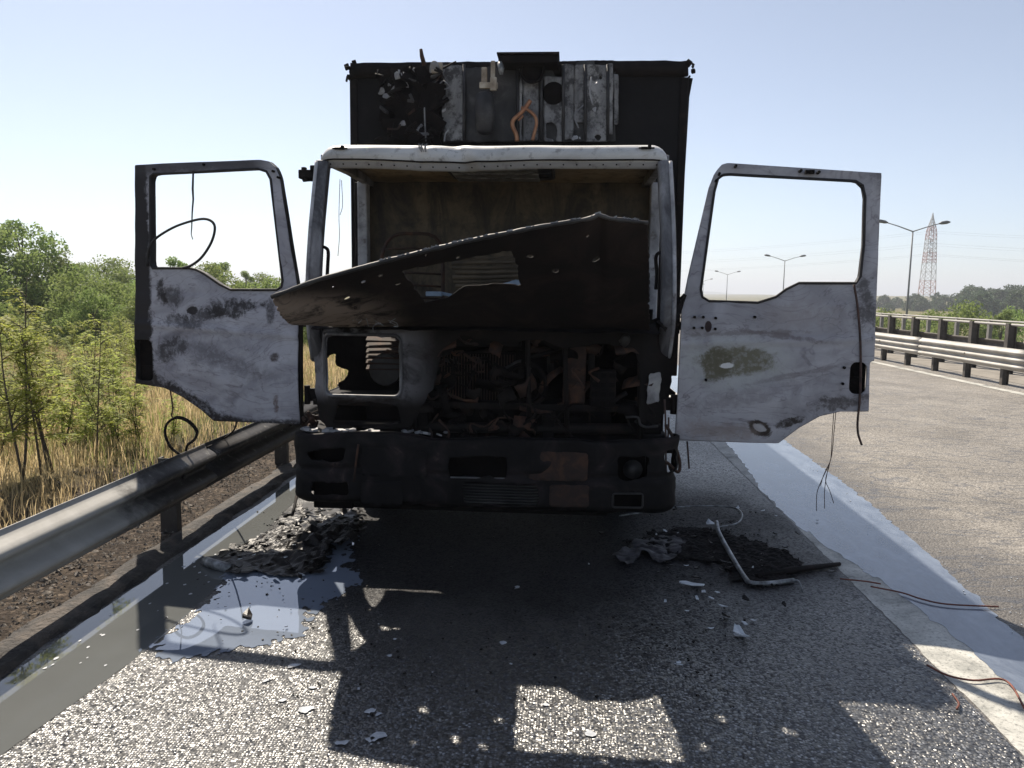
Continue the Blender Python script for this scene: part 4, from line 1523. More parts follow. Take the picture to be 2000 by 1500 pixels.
# ---- wheels, axle, chassis -------------------------------------------------------
for sx in (-1.42, .42):
    for yy, rr in ((5.95, .40), (10.2, .42)):
        hub = Vector((sx, yy, .36 if yy < 8 else .38))
        m = MB()
        for r0, x0, x1 in ((.385, -.13, .13), (.30, -.15, .15)):
            m.tube([hub + Vector((x0, 0, 0)), hub + Vector((x1, 0, 0))], r0, 28)
        w = m.build('wheel', 'char', TR, True)
        m = MB()
        ring = [hub + Vector((0, .37 * math.cos(q), .37 * math.sin(q))) for q in np.linspace(0, 2 * math.pi, 29)]
        m.tube(ring, .045, 7, False)
        m.build('tyre_wire', 'rust', w, True)
m = MB()
m.cyl((-1.4, 5.95, .38), (.4, 5.95, .38), .06, 12)
m.build('axle', 'char_dark', TR, True)
for xx in (-.9, -.1):
    MB().box((xx - .04, 4.75, .62), (xx + .04, 12.1, .85)).build('chassis_rail', 'char_dark', TR, bevel=.01)
MB().box((-.85, 5.2, .45), (-.15, 6.1, 1.05)).build('engine_block', 'char_dark', TR, bevel=.03)
MB().cyl((-.5, 5.2, .6), (-.5, 5.12, .6), .14, 20).build('engine_pulley', 'rust', TR, True)
for xx in (-1.64, .66):
    m = MB()
    m.box((xx - .05, 4.92, .30), (xx + .05, 5.42, .36)).box((xx - .05, 4.92, .58), (xx + .05, 5.5, .63)).box((xx - .04, 5.44, .3), (xx + .04, 5.5, .85))
    m.build('step', 'char', TR, bevel=.008)
m = MB()
for k in range(14):
    g = at(random.uniform(592, 622), random.uniform(800, 862), random.uniform(4.75, 4.95))
    m.cbox(g, [random.uniform(.015, .06) for _ in range(3)], Matrix.Rotation(random.uniform(0, 3), 3, 'Y') @ Matrix.Rotation(random.uniform(0, 3), 3, 'X'))
m.build('corner_bracket', 'rust', TR, bevel=.004)

# ---- box body --------------------------------------------------------------------
CY = 6.2
cl, cr = at(691, 150, CY).x, at(1337, 150, CY).x
cz = at(1015, 122, CY).z
body_mat = simple('smoke_black_box_wall', [(.3, (.006, .0058, .0065)), (.55, (.013, .0122, .0132)), (.75, (.028, .024, .024))], 1.6, 7, .6, .85, 0, .3, .01, 12, .2)
m = MB()
m.box((cl, CY, .95), (cr, CY + .06, cz - .04))
m.box((cl, CY + .061, .95), (cl + .06, 12.6, cz - .04))
m.box((cr - .06, CY + .061, .95), (cr, 12.6, cz - .04))
m.box((cl + .061, CY + .061, cz - .09), (cr - .061, 12.6, cz - .045))
m.box((cl + .061, CY + .061, .95), (cr - .061, 12.6, 1.02))
m.box((cl + .061, 12.55, 1.021), (cr - .061, 12.6, cz - .091))
boxb = m.build('box_body', body_mat, TR)
pts = []
for k in range(46):
    f = k / 45
    pts.append((cl - .02 + (cr - cl + .04) * f, CY - .012 + .012 * nz(f, 0, 0, 30), cz - .045 + .012 * nz(f, 0, 1, 18)))
MB().sweep(pts, [(-.045, -.06), (.02, -.065), (.03, .04), (-.03, .05)]).build('top_frame', 'char', boxb, True)
for xx, sx in ((cl, -1), (cr, 1)):
    m = MB()
    m.box((xx - .03, CY - .02, .95), (xx + .03, CY + .035, cz - .12))
    m.build('corner_post', 'char', boxb, bevel=.008)
    m = MB()
    for k in range(9):
        m.cbox((xx + sx * random.uniform(-.02, .06), CY + random.uniform(-.05, .03), cz - random.uniform(0, .13)), [random.uniform(.01, .05) for _ in range(3)], Matrix.Rotation(random.uniform(0, 3), 3, 'Y') @ Matrix.Rotation(random.uniform(0, 3), 3, 'Z'))
    m.build('corner_cap', 'char', boxb, bevel=.005)
MB().sweep([at(*p) for p in ((1349, 153, 6.3), (1342, 190, 6.3), (1338, 260, 6.32), (1331, 380, 6.32), (1324, 500, 6.32))], [(-.016, -.01), (.016, -.01), (.012, .01), (-.012, .01)], up=(0, 1, 0)).build('peeled_strip', 'char', boxb)

# ---- burnt cooling unit on the headboard
RY = 6.12


def plate(name, pts, mat, Y=RY, rag=.004, parent=None, thick=.006, wob=.01, holes=()):
    return sheet(name, [xz(a, b, Y) for a, b in pts], [[xz(a, b, Y) for a, b in h] for h in holes], .016, mat, parent or TR, lambda u, v: (u, Y + wob * nz(u, v, 3, 6), v), solid=thick, rag=rag, rag_s=14)


t = NT('cooling_unit_sheet_metal')
x, y, z = t.xyz()
n1 = t.noise(2.3, 7, .65, .7, co=t.co((1.6, 1, .8)))
n2 = t.noise(12, 6, .7)
c = t.ramp(n1, [(.28, (.035, .034, .038)), (.44, (.14, .137, .14)), (.60, (.29, .285, .28)), (.8, (.46, .45, .44))])
c = t.mix(t.ramp(n2, [(.47, 0), (.60, .92)]), c, (.03, .027, .028))
t.bump(t.noise(30, 4), .15, .004)
MAT['unit'] = t.done(c, .6, .1)


def ell(cx, cy, rx, ry, n=16):
    return [(cx + rx * math.cos(2 * math.pi * k / n), cy + ry * math.sin(2 * math.pi * k / n)) for k in range(n)]


unit = plate('cooling_unit_back', [(862, 122), (1202, 118), (1202, 276), (862, 278)], 'darkmetal', 6.165)
for k, (x0, x1, y0, y1, mt, yo, hs) in enumerate((
        (864, 905, 128, 275, 'unit', 6.12, ()), (908, 1010, 132, 276, 'darkmetal', 6.145, ()), (1014, 1020, 122, 274, 'unit', 6.10, ()), (1021, 1052, 124, 275, 'unit', 6.135, ()),
        (1062, 1098, 150, 276, 'unit', 6.12, (ell(1081, 182, 17, 23), [(1066, 240), (1080, 238), (1088, 255), (1086, 272), (1066, 270)])),
        (1101, 1121, 125, 272, 'unit', 6.135, ()), (1122, 1141, 126, 240, 'unit', 6.125, ()), (1145, 1186, 127, 276, 'unit', 6.115, (ell(1173, 151, 4, 4), ell(1168, 268, 7, 6))), (1189, 1197, 124, 262, 'unit', 6.10, ()),
        (1199, 1208, 145, 245, 'unit', 6.13, ()))):
    plate('back_panel', [(x0, y0), (x1, y0), (x1, y1), (x0, y1)], mt, yo, .006, unit, holes=hs)
for px in (906, 1011, 1057, 1100, 1143, 1187):
    MB().tube([at(px, 126, 6.10), at(px + .5, 200, 6.10), at(px, 275, 6.10)], .012, 6).build('rib', 'darkmetal', unit, True)
cc0, cc1 = at(947, 186, 6.0), at(947, 256, 6.0)
m = MB()
m.tube([cc0 + Vector((0, 0, .02)), cc0, cc0.lerp(cc1, .5), cc1, cc1 - Vector((0, 0, .02))], [.045, .07, .073, .066, .04], 18)
m.build('compressor', 'darkmetal', unit, True)
p = at(1040, 138, 6.05)
m = MB()
m.tube([p + Vector((.085 * math.cos(q), 0, .085 * math.sin(q))) for q in np.linspace(0, 2 * math.pi, 25)], .012, 6, False)
m.cyl(p + Vector((0, .01, 0)), p + Vector((0, .06, 0)), .075, 20)
m.build('fan_ring', 'char_dark', unit, True)
p = at(1081, 182, 6.11)
MB().cyl(p, p + Vector((0, .03, 0)), .085, 20).build('fan_well', 'char_dark', unit, True)
a, b = at(974, 126, 6.0), at(1090, 109, 6.0)
MB().box((a.x, 5.96, a.z), (b.x, 6.18, b.z)).build('top_housing', 'char_dark', unit, bevel=.008)
MB().box((a.x - .01, 5.94, b.z), (b.x + .01, 6.19, b.z + .012)).build('housing_lid', 'char', unit)
for pts, r in ((((1036, 196), (1028, 208), (1016, 222), (1003, 234), (1001, 246), (1008, 262), (1010, 276)), .017), (((1018, 210), (1030, 214), (1044, 226), (1048, 240), (1044, 258), (1040, 274)), .013), (((1022, 226), (1012, 236)), .008)):
    MB().tube(smooth_path([at(*q, 6.02) for q in pts], 4), r, 8).build('copper_pipe', 'copper', unit, True)
for x0, x1, y0, y1, yy in ((940, 951, 131, 166, 6.0), (958, 967, 118, 160, 5.98), (936, 972, 160, 172, 5.97), (957, 970, 150, 176, 5.96), (842, 864, 122, 142, 5.98)):
    a, b = at(x0, y1, yy), at(x1, y0, yy)
    MB().box((a.x, yy, a.z), (b.x, yy + .03, b.z)).build('bracket', simple('pale_bracket_steel', [(.3, (.16, .12, .085)), (.7, (.42, .38, .31))], 12, 4), unit, bevel=.005)
MB().tube([at(976, 122, 5.97), at(979, 134, 5.96), at(979, 146, 5.97)], [.02, .024, .012], 10).build('valve', 'pipe', unit, True)
MB().tube([at(822, 96, 6.0), at(824, 110, 6.0), at(829, 128, 6.02)], [.012, .016, .018], 8).build('bent_rod', 'rust', unit, True)
# jumble of the burnt condenser
m = MB()
for k in range(230):
    px, py = random.uniform(752, 858), random.uniform(146, 274)
    if px < 775 and py > 200 and random.random() < .5:
        continue
    g = at(px, py, random.uniform(6.0, 6.15))
    m.cbox(g, [random.uniform(.02, .17), random.uniform(.005, .03), random.uniform(.02, .10)], Matrix.Rotation(random.uniform(0, 3), 3, 'Y') @ Matrix.Rotation(random.uniform(-.6, .6), 3, 'X'))
m.build('condenser_wreck', 'char_dark', unit, bevel=.004)
for k in range(34):
    px, py = (random.uniform(745, 865), random.uniform(130, 165)) if k < 20 else (random.uniform(745, 860), random.uniform(165, 270))
    g = at(px, py, random.uniform(5.96, 6.04))
    pts = [g]
    for j in range(3):
        pts.append(pts[-1] + Vector((random.uniform(-.07, .07), random.uniform(-.02, .02), random.uniform(-.05, .04))))
    MB().tube(smooth_path(pts, 3), random.choice([.005, .008, .012]), 5).build('torn_sheet', random.choice(['ashmetal', 'char', 'darkmetal', 'char', 'rust']), unit, True)
for px, py, s in ((757, 185, .05), (785, 242, .05), (772, 150, .06), (850, 132, .07), (868, 215, .03), (745, 178, .035), (1165, 165, .03), (1160, 215, .04), (1125, 268, .05)):
    g = xz(px, py, 5.98)
    s *= .62
    sheet('torn_sheet', [(g[0] - s, g[1] - s * .6), (g[0] + s, g[1] - s * .3), (g[0] + s * .7, g[1] + s), (g[0] - s * .5, g[1] + s * .7)], [], .012, 'ashmetal', unit, lambda u, v: (u, 5.99 + .04 * nz(u, v, 2, 12), v), solid=.003, rag=.02, rag_s=25)
for pts in (((868, 276), (870, 262), (876, 254)), ((832, 276), (830, 240), (829, 210)), ((1130, 250), (1122, 225), (1140, 205)), ((1155, 150), (1152, 180), (1158, 205))):
    MB().tube(smooth_path([at(*q, 5.99) for q in pts], 4), .006, 5).build('pipe_stub', 'ashmetal', unit, True)

# ================================================================== VEGETATION
def leaf_mat(name, c1, c2, c3, trans=.45):
    t = NT(name)
    oi = t.n('ShaderNodeObjectInfo')
    n1 = t.noise(2.5, 3, .6)
    n2 = t.noise(40, 2, .5)
    c = t.ramp(t.math('ADD', t.math('MULTIPLY', n1, .6), t.math('MULTIPLY', n2, .4)), [(.32, c1), (.5, c2), (.68, c3)])
    hs = t.n('ShaderNodeHueSaturation')
    t.put(hs.inputs['Color'], c)
    t.put(hs.inputs['Value'], t.maprange(oi.outputs['Random'], 0, 1, .8, 1.2))
    t.put(hs.inputs['Hue'], t.maprange(oi.outputs['Random'], 0, 1, .485, .515))
    tr = t.n('ShaderNodeBsdfTranslucent')
    t.put(tr.inputs[0], hs.outputs[0])
    mx = t.n('ShaderNodeMixShader')
    mx.inputs[0].default_value = trans
    t.put(t.b.inputs['Base Color'], hs.outputs[0])
    t.b.inputs['Roughness'].default_value = .6
    t.b.inputs['Specular IOR Level'].default_value = .25
    t.put(mx.inputs[1], t.b.outputs[0])
    t.put(mx.inputs[2], tr.outputs[0])
    t.t.links.new(mx.outputs[0], t.out.inputs[0])
    return t.m


MAT['leaf_bright'] = leaf_mat('bright_sapling_leaves', (.25, .30, .06), (.40, .45, .10), (.55, .57, .18), .62)
MAT['leaf_olive'] = leaf_mat('olive_shrub_leaves', (.17, .21, .055), (.28, .32, .10), (.40, .41, .16), .55)
MAT['leaf_tree'] = leaf_mat('tree_leaves', (.14, .20, .06), (.22, .29, .09), (.33, .38, .15), .5)
MAT['leaf_far'] = leaf_mat('far_tree_leaves', (.04, .065, .03), (.065, .10, .045), (.10, .14, .065), .35)
MAT['bark'] = simple('grey_brown_bark', [(.3, (.05, .04, .033)), (.7, (.15, .12, .095))], 20, 4, 0, .9, 0, .4, .004)
MAT['straw'] = leaf_mat('dry_grass_blades', (.42, .33, .17), (.58, .47, .26), (.70, .60, .37), .5)
MAT['weed'] = leaf_mat('green_weed_blades', (.15, .19, .05), (.24, .28, .08), (.34, .36, .14), .45)


def quads_mesh(name, C_, U_, V_):
    """one leaf = folded quad; arrays of centres and half vectors"""
    n = len(C_)
    v = np.empty((n, 4, 3))
    v[:, 0] = C_ - U_
    v[:, 1] = C_ + V_ * .8 - U_ * .1
    v[:, 2] = C_ + U_
    v[:, 3] = C_ - V_ * .8 - U_ * .1
    me = bpy.data.meshes.new(name)
    me.vertices.add(4 * n)
    me.vertices.foreach_set('co', v.reshape(-1))
    me.loops.add(4 * n)
    me.loops.foreach_set('vertex_index', np.arange(4 * n, dtype=np.int32))
    me.polygons.add(n)
    me.polygons.foreach_set('loop_start', np.arange(0, 4 * n, 4, dtype=np.int32))
    me.polygons.foreach_set('loop_total', np.full(n, 4, dtype=np.int32))
    me.update()
    return me


def rand_dirs(n, zflat=1.0):
    d = rng.normal(size=(n, 3))
    d[:, 2] *= zflat
    return d / np.linalg.norm(d, axis=1, keepdims=True)


def sapling_meshes(seed, h, stems, dens, leaf, spread):
    rs = random.Random(seed)
    wood = MB()
    C_, D_ = [], []
    for s in range(stems):
        a = rs.uniform(0, 6.28)
        lean = rs.uniform(.05, .28) * spread
        hh = h * rs.uniform(.7, 1.0)
        P = [Vector((rs.uniform(-.06, .06), rs.uniform(-.06, .06), -.05))]
        K = 9
        for k in range(K):
            a += rs.uniform(-.4, .4)
            P.append(P[-1] + Vector((math.cos(a) * lean * hh / K, math.sin(a) * lean * hh / K, hh / K)))
        r0 = .007 + .0035 * hh
        wood.tube(P, [r0 * (1 - .85 * k / K) for k in range(K + 1)], 6)
        nb = int(7 + 5 * hh)
        for b in range(nb):
            f = rs.uniform(.22, 1.0)
            k = min(int(f * K), K - 1)
            o = P[k].lerp(P[k + 1], f * K - k)
            ba = rs.uniform(0, 6.28)
            L_ = rs.uniform(.25, .7) * hh * .42 * (1.15 - .7 * f)
            Q = [o]
            up = rs.uniform(.35, .9)
            for j in range(4):
                ba += rs.uniform(-.4, .4)
                Q.append(Q[-1] + Vector((math.cos(ba) * .8, math.sin(ba) * .8, up - .15 * j)).normalized() * L_ / 4)
            wood.tube(Q, [.006, .005, .004, .003, .0015], 4)
            for j in range(int(dens * L_ * 10)):
                g = rs.uniform(.25, 1.02)
                kk = min(int(g * 4), 3)
                q = Q[kk].lerp(Q[kk + 1], g * 4 - kk)
                # compound leaf: a stalk with paired leaflets
                d = Vector((rs.uniform(-1, 1), rs.uniform(-1, 1), rs.uniform(-.5, .35))).normalized()
                sl = rs.uniform(.06, .16)
                side = d.cross(Vector((0, 0, 1))).normalized()
                m_ = rs.randint(3, 5)
                for w in range(m_):
                    e = q + d * sl * (w + 1) / m_ + Vector((0, 0, -.25 * sl * ((w + 1) / m_) ** 2))
                    for sg in (-1, 1):
                        C_.append(e + side * sg * leaf * .8)
                        D_.append(side * sg + d * .4 + Vector((rs.uniform(-.3, .3), rs.uniform(-.3, .3), rs.uniform(-.45, .2))))
    C_ = np.array([tuple(c) for c in C_])
    D_ = np.array([tuple(d) for d in D_])
    D_ /= np.linalg.norm(D_, axis=1, keepdims=True)
    n = len(C_)
    size = leaf * rng.uniform(.7, 1.3, (n, 1))
    W = np.cross(D_, rand_dirs(n) * .5 + np.array([0, 0, 1.]))
    W /= np.linalg.norm(W, axis=1, keepdims=True)
    return wood, quads_mesh('foliage', C_, D_ * size, W * size * .5)


def put_plant(name, wood_me, leaf_me, lm, loc, scale, rz, label, cat, group, wname='stem', lname='foliage', bark='bark'):
    e = bpy.data.objects.new(name, None)
    COL.objects.link(e)
    e.location = loc
    e.scale = scale if hasattr(scale, '__len__') else (scale,) * 3
    e.rotation_euler = (0, 0, rz)
    tag(e, label, cat, group)
    for nm, me, mt in ((wname, wood_me, bark), (lname, leaf_me, lm)):
        if not me.materials:
            me.materials.append(MAT[mt])
        o = bpy.data.objects.new(nm, me)
        COL.objects.link(o)
        o.parent = e
    return e


def wood_mesh(mb, name):
    me = bpy.data.meshes.new(name)
    me.from_pydata(mb.v, [], mb.f)
    me.polygons.foreach_set('use_smooth', [True] * len(me.polygons))
    return me


kinds = []
for i, (h, st, dn, lf, sp, lm) in enumerate(((2.3, 2, 3.6, .024, 1.0, 'leaf_bright'), (1.9, 3, 3.6, .023, 1.4, 'leaf_bright'), (2.6, 1, 3.2, .023, .8, 'leaf_bright'), (1.5, 4, 4.4, .020, 1.6, 'leaf_olive'), (1.2, 3, 4.4, .022, 1.6, 'leaf_bright'))):
    w, l = sapling_meshes(30 + i, h, st, dn, lf, sp)
    kinds.append((wood_mesh(w, 'stem'), l, lm))
SAP = 'saplings on the verge beyond the scorched guardrail'
near = [  # px, py of the foot, kind, scale, label
    (42, 978, 0, .84, 'twin-stemmed leafy sapling with long bare lower trunks behind the guardrail'),
    (95, 962, 1, .82, 'three-stemmed spreading sapling close beside the bare-trunked one'),
    (185, 938, 2, .60, 'thin single-stem sapling with forked bare twigs near the open truck door'),
    (-40, 985, 1, .85, 'bushy sapling at the verge edge partly cut off by the picture'),
    (270, 905, 4, .62, 'small bright leafy shoot just behind the charred stretch of rail'),
    (340, 890, 4, .48, 'tiny bright shoot beside the charred wire loop on the rail'),
    (225, 900, 3, .60, 'low olive shrublet in straw-coloured grass behind the rail')]
for px, py, k, sc, lab in near:
    g = onz(px, py, .0)
    put_plant('sapling', kinds[k][0], kinds[k][1], kinds[k][2], (g.x, g.y, ground_z(g.x, g.y)), sc * 1.0, random.uniform(0, 6.28), lab, 'sapling', SAP)
rs = random.Random(5)
thick = []
for i in range(120):
    yy = rs.uniform(6.4, 20)
    xx = -yy * rs.uniform(.50, .98) - .6
    thick.append((xx, yy))
for xx, yy in thick:
    k = rs.choice([0, 1, 1, 3, 3, 4, 4])
    put_plant('sapling', kinds[k][0], kinds[k][1], kinds[k][2], (xx, yy, ground_z(xx, yy) - .05), rs.uniform(.42, .72) * (1 + .012 * yy), rs.uniform(0, 6.28), ('tall twin-stemmed sapling in the dense thicket', 'spreading three-stemmed sapling in the dense thicket', '', 'dull olive many-stemmed shrub in the dense thicket', 'short bright leafy sapling low in the dense thicket')[k], 'sapling', ('tall saplings of the thicket', 'spreading saplings of the thicket', '', 'olive shrubs of the thicket', 'short saplings of the thicket')[k])


# grass: straw and green blades
def blades(name, n, xr, yr, h0, h1, mat, label, keep=None, near_bias=1.6):
    f = rng.uniform(0, 1, n) ** near_bias
    Y_ = yr[0] + (yr[1] - yr[0]) * f
    X_ = xr[0] + (xr[1] - xr[0]) * rng.uniform(0, 1, n) ** .8
    X_ = np.where(True, X_ * (1 + 0 * Y_), X_)
    P = []
    for x, y in zip(X_, Y_):
        if keep and not keep(x, y):
            continue
        P.append((x, y, ground_z(x, y)))
    P = np.array(P)
    n = len(P)
    a = rng.uniform(0, 6.28, n)
    h = rng.uniform(h0, h1, n)
    lean = rng.uniform(.1, .75, n) * h
    d = np.stack([np.cos(a), np.sin(a), np.zeros(n)], 1)
    sd = np.stack([-np.sin(a), np.cos(a), np.zeros(n)], 1) * (rng.uniform(.0012, .0032, n) * (1 + P[:, 1] * .06))[:, None]
    v = np.empty((n, 5, 3))
    v[:, 0] = P - sd
    v[:, 1] = P + sd
    mid = P + d * (lean * .35)[:, None] + np.array([0, 0, 1]) * (h * .6)[:, None]
    v[:, 2] = mid + sd * .7
    v[:, 3] = mid - sd * .7
    v[:, 4] = P + d * lean[:, None] + np.array([0, 0, 1]) * (h * (1 - .12))[:, None]
    me = bpy.data.meshes.new(name)
    me.vertices.add(5 * n)
    me.vertices.foreach_set('co', v.reshape(-1))
    idx = np.empty((n, 7), np.int32)
    b = np.arange(n, dtype=np.int32) * 5
    for j, q in enumerate((0, 1, 2, 3, 3, 2, 4)):
        idx[:, j] = b + q
    me.loops.add(7 * n)
    me.loops.foreach_set('vertex_index', idx.reshape(-1))
    me.polygons.add(2 * n)
    ls = np.empty((n, 2), np.int32)
    ls[:, 0] = np.arange(n) * 7
    ls[:, 1] = np.arange(n) * 7 + 4
    lt = np.tile(np.array([4, 3], np.int32), (n, 1))
    me.polygons.foreach_set('loop_start', ls.reshape(-1))
    me.polygons.foreach_set('loop_total', lt.reshape(-1))
    me.update()
    o = link(name, me, mat)
    return tag(o, label, 'grass', kind='stuff')


blades('dry_grass', 190000, (-3.1, -16), (3.2, 22), .05, .28, 'straw', 'tall straw-coloured dry grass covering the verge', lambda x, y: x < -3.2 - .25 * nz(x, y, 0, 1.2) and x > -1.05 * y - 2.5 and nz(x, y, 3, .6) > -.35)
blades('green_weeds', 70000, (-3.1, -18), (3.4, 26), .06, .32, 'weed', 'low green weeds mixed through the dry grass', lambda x, y: x < -3.1 and x > -1.05 * y - 2.5 and nz(x, y, 7, .45) > -.05)


# trees
def tree_meshes(seed, h, w, n, leaf, trunk=.3, lobes=9):
    rs = random.Random(seed)
    rg = np.random.default_rng(seed)
    wood = MB()
    wood.tube([(0, 0, -.3), (.02 * h, 0, h * .3), (0, .02 * h, h * .62), (.01 * h, 0, h * .85)], [h * .022, h * .017, h * .011, h * .004], 7)
    cs = []
    for i in range(lobes):
        f = trunk + (1 - trunk) * (i + .5) / lobes
        rr = w * math.sin(math.pi * min(max((f - trunk) / (1 - trunk) * .82 + .14, 0), 1)) * .5
        a = i * 2.4 + rs.uniform(-.5, .5)
        c = Vector((math.cos(a) * rr * .75, math.sin(a) * rr * .75, h * f * .95))
        cs.append((c, w * rs.uniform(.17, .27) * (1.1 - .45 * f)))
        wood.tube([(0, 0, h * f * .62), (c * .5) + Vector((0, 0, h * f * .36)), c], [h * .008, h * .006, h * .002], 5)
        for q in range(3):
            e = c + Vector((rs.uniform(-1, 1), rs.uniform(-1, 1), rs.uniform(-.5, .9))).normalized() * cs[-1][1] * rs.uniform(.7, 1.15)
            cs.append((e, cs[len(cs) - 1 - q][1] * rs.uniform(.38, .62)))
    tot = sum(r * r for _, r in cs)
    C_ = []
    for c, r in cs:
        k = int(n * r * r / tot)
        d = rg.normal(size=(k, 3))
        d /= np.linalg.norm(d, axis=1, keepdims=True)
        C_.append(np.array(tuple(c)) + d * (r * rg.uniform(.35, 1.12, (k, 1)) ** .6) * np.array([1, 1, .85]))
    C_ = np.concatenate(C_)
    k = len(C_)
    D_ = rand_dirs(k)
    W = np.cross(D_, rand_dirs(k))
    W /= np.linalg.norm(W, axis=1, keepdims=True) + 1e-9
    s = leaf * rg.uniform(.6, 1.4, (k, 1))
    return wood_mesh(wood, 'trunk'), quads_mesh('crown', C_, D_ * s, W * s * .62)


TK = [tree_meshes(11, 5.0, 4.2, 11000, .085, .06, 13), tree_meshes(12, 4.6, 5.0, 11000, .085, .05, 13), tree_meshes(13, 6.0, 3.4, 9000, .085, .10, 13), tree_meshes(14, 3.0, 4.4, 9000, .065, .02, 13)]
for px, Y_, hpx, k, lab in ((40, 30, 432, 0, 'tall leafy tree with twin tops standing above the thicket'), (112, 31, 500, 1, 'rounded tree leaning against the tall twin-topped tree'), (-30, 28, 450, 1, 'broad tree half hidden at the end of the tree row'),
                            (205, 42, 508, 3, 'wispy pale bush poking above the far hedge'), (150, 38, 520, 3, 'low rounded bush beside the tree row'), (250, 40, 528, 3, 'green bush rising just beside the black door frame'),
                            (345, 34, 500, 2, 'slim bushy tree framed in the open door window'), (430, 40, 512, 0, 'bushy tree framed in the open door window near its hinge side'), (480, 52, 528, 2, 'small sparse tree seen low in the open door window'), (522, 56, 538, 3, 'lone little bush low in the door window corner'), (390, 36, 520, 3, 'low bush in the open door window between two trees')):
    p = at(px, hpx, Y_)
    gz = ground_z(p.x, p.y)
    hgt = p.z - gz
    base_h = (5.0, 4.6, 6.0, 3.0)[k]
    s = hgt / base_h
    put_plant('tree', TK[k][0], TK[k][1], 'leaf_tree', (p.x, p.y, gz), (s * 1.05, s * 1.05, s), random.uniform(0, 6.28), lab, 'tree', 'trees beyond the thicket', 'trunk', 'crown')
rs = random.Random(9)
for i in range(80):
    yy = rs.uniform(20, 60)
    xx = -yy * rs.uniform(.34, .82)
    k = rs.choice([3, 3, 1])
    s = rs.uniform(.5, .85) * (.9 if k == 3 else .55)
    put_plant('bush', TK[k][0], TK[k][1], 'leaf_tree', (xx, yy, ground_z(xx, yy) - .1), s, rs.uniform(0, 6.28), ('low rounded green bush in the hedge belt beyond the thicket' if k == 3 else 'taller broad green bush in the hedge belt beyond the thicket'), 'bush', ('hedge belt of low bushes' if k == 3 else 'hedge belt of tall bushes'), 'trunk', 'crown')

# right-hand side: bushes behind the parapet, trees on the far slope
FT = [(w, l.copy()) for w, l in TK]
for i, (w, l) in enumerate(FT):
    l.materials.clear()
for px, Y_, hpx, k, lab in ((1868, 46, 598, 3, 'bright bush rising above the parapet rail beneath the far woods'), (1735, 52, 612, 3, 'bright bush behind the parapet next to the door edge'), (1960, 44, 602, 2, 'slender bright bush behind the parapet near the picture edge'), (1815, 50, 618, 3, 'low bright bush behind the parapet below the lattice pylon'), (1905, 58, 614, 3, 'low bright bush in the dip beyond the parapet'), (1990, 50, 610, 3, 'low bright bush at the far end of the parapet')):
    p = at(px, hpx, Y_)
    gz = ground_z(p.x, p.y)
    s = (p.z - gz) / (5.0, 4.6, 6.0, 3.0)[k]
    put_plant('bush', TK[k][0], TK[k][1], 'leaf_tree', (p.x, p.y, gz), (s * .8, s * .8, s), random.uniform(0, 6.28), lab, 'bush', 'bushes behind the parapet', 'trunk', 'crown')
BT = [tree_meshes(21, 9.0, 10.5, 4200, .36, .06, 13), tree_meshes(22, 8.0, 11.5, 4200, .36, .05, 13), tree_meshes(23, 11.0, 9.0, 4200, .36, .10, 13)]
rs = random.Random(3)
far = [(1727, 577, 330, 1, 'small dark tree on the skyline of the dry slope'), (1752, 579, 340, 0, 'small round tree on the skyline beside another'), (1736, 592, 270, 1, 'dark bush on the dry slope'), (1830, 571, 300, 2, 'dark tree crown behind the pylon'), (1790, 575, 290, 1, 'broad dark tree left of the pylon legs'), (1800, 580, 280, 0, 'round dark tree between lamp pole and pylon'), (1845, 577, 290, 1, 'broad dark tree right of the pylon legs'), (1870, 581, 330, 2, 'slim pale tree in the gap of the far woods'), (1895, 560, 280, 2, 'tallest dark tree on the far wood edge')]
for px, py, Y_, k, lab in far:
    p = at(px, py, Y_)
    gz = ground_z(p.x, p.y)
    s = max(.35, (p.z - gz) / (9.0, 8.0, 11.0)[k])
    put_plant('tree', BT[k][0], BT[k][1], 'leaf_far', (p.x, p.y, gz - .3), (s, s, s), rs.uniform(0, 6.28), lab, 'tree', 'trees on the far slope', 'trunk', 'crown')
for i in range(60):
    px = rs.uniform(1888, 2060)
    Y_ = rs.uniform(200, 330)
    p = at(px, rs.uniform(560, 574), Y_)
    gz = ground_z(p.x, p.y)
    k = rs.choice([0, 1, 2])
    s = max(.5, (p.z - gz) / (9.0, 8.0, 11.0)[k])
    put_plant('tree', BT[k][0], BT[k][1], 'leaf_far', (p.x, p.y, gz - .3), (s * 1.1, s * 1.1, s), rs.uniform(0, 6.28), 'dark tree standing in the dense wood beyond the parapet', 'tree', 'dense wood on the far slope', 'trunk', 'crown')

# distant hill on the horizon
mb = MB()
n = 40
for j in range(3):
    for i in range(n):
        f = i / (n - 1)
        hh = (0, 1, .2)[j] * (16 * math.exp(-((f - .3) / .12) ** 2) + 7 * math.exp(-((f - .6) / .2) ** 2) + 3) * (math.sin(math.pi * f) ** .5)
        mb.v.append((330 + 700 * f, 2900 + 160 * j, -4 + hh))
mb.f = [(j * n + i, j * n + i + 1, (j + 1) * n + i + 1, (j + 1) * n + i) for j in range(2) for i in range(n - 1)]
tag(mb.build('hill', simple('far_hill', [(.3, (.07, .085, .06)), (.7, (.14, .14, .09))], .02, 4, 0, .9, 0, 0), smooth=True), kind='structure')

# ================================================================== LAMPS, PYLON, WIRES
MAT['lamp'] = simple('galvanised_lamp_pole', [(.3, (.16, .17, .18)), (.7, (.26, .27, .28))], 2, 3, 0, .6, 0, 0)
MAT['lamphead'] = simple('grey_lamp_head', [(.3, (.10, .105, .11)), (.7, (.17, .175, .18))], 2, 3, 0, .5, 0, 0)


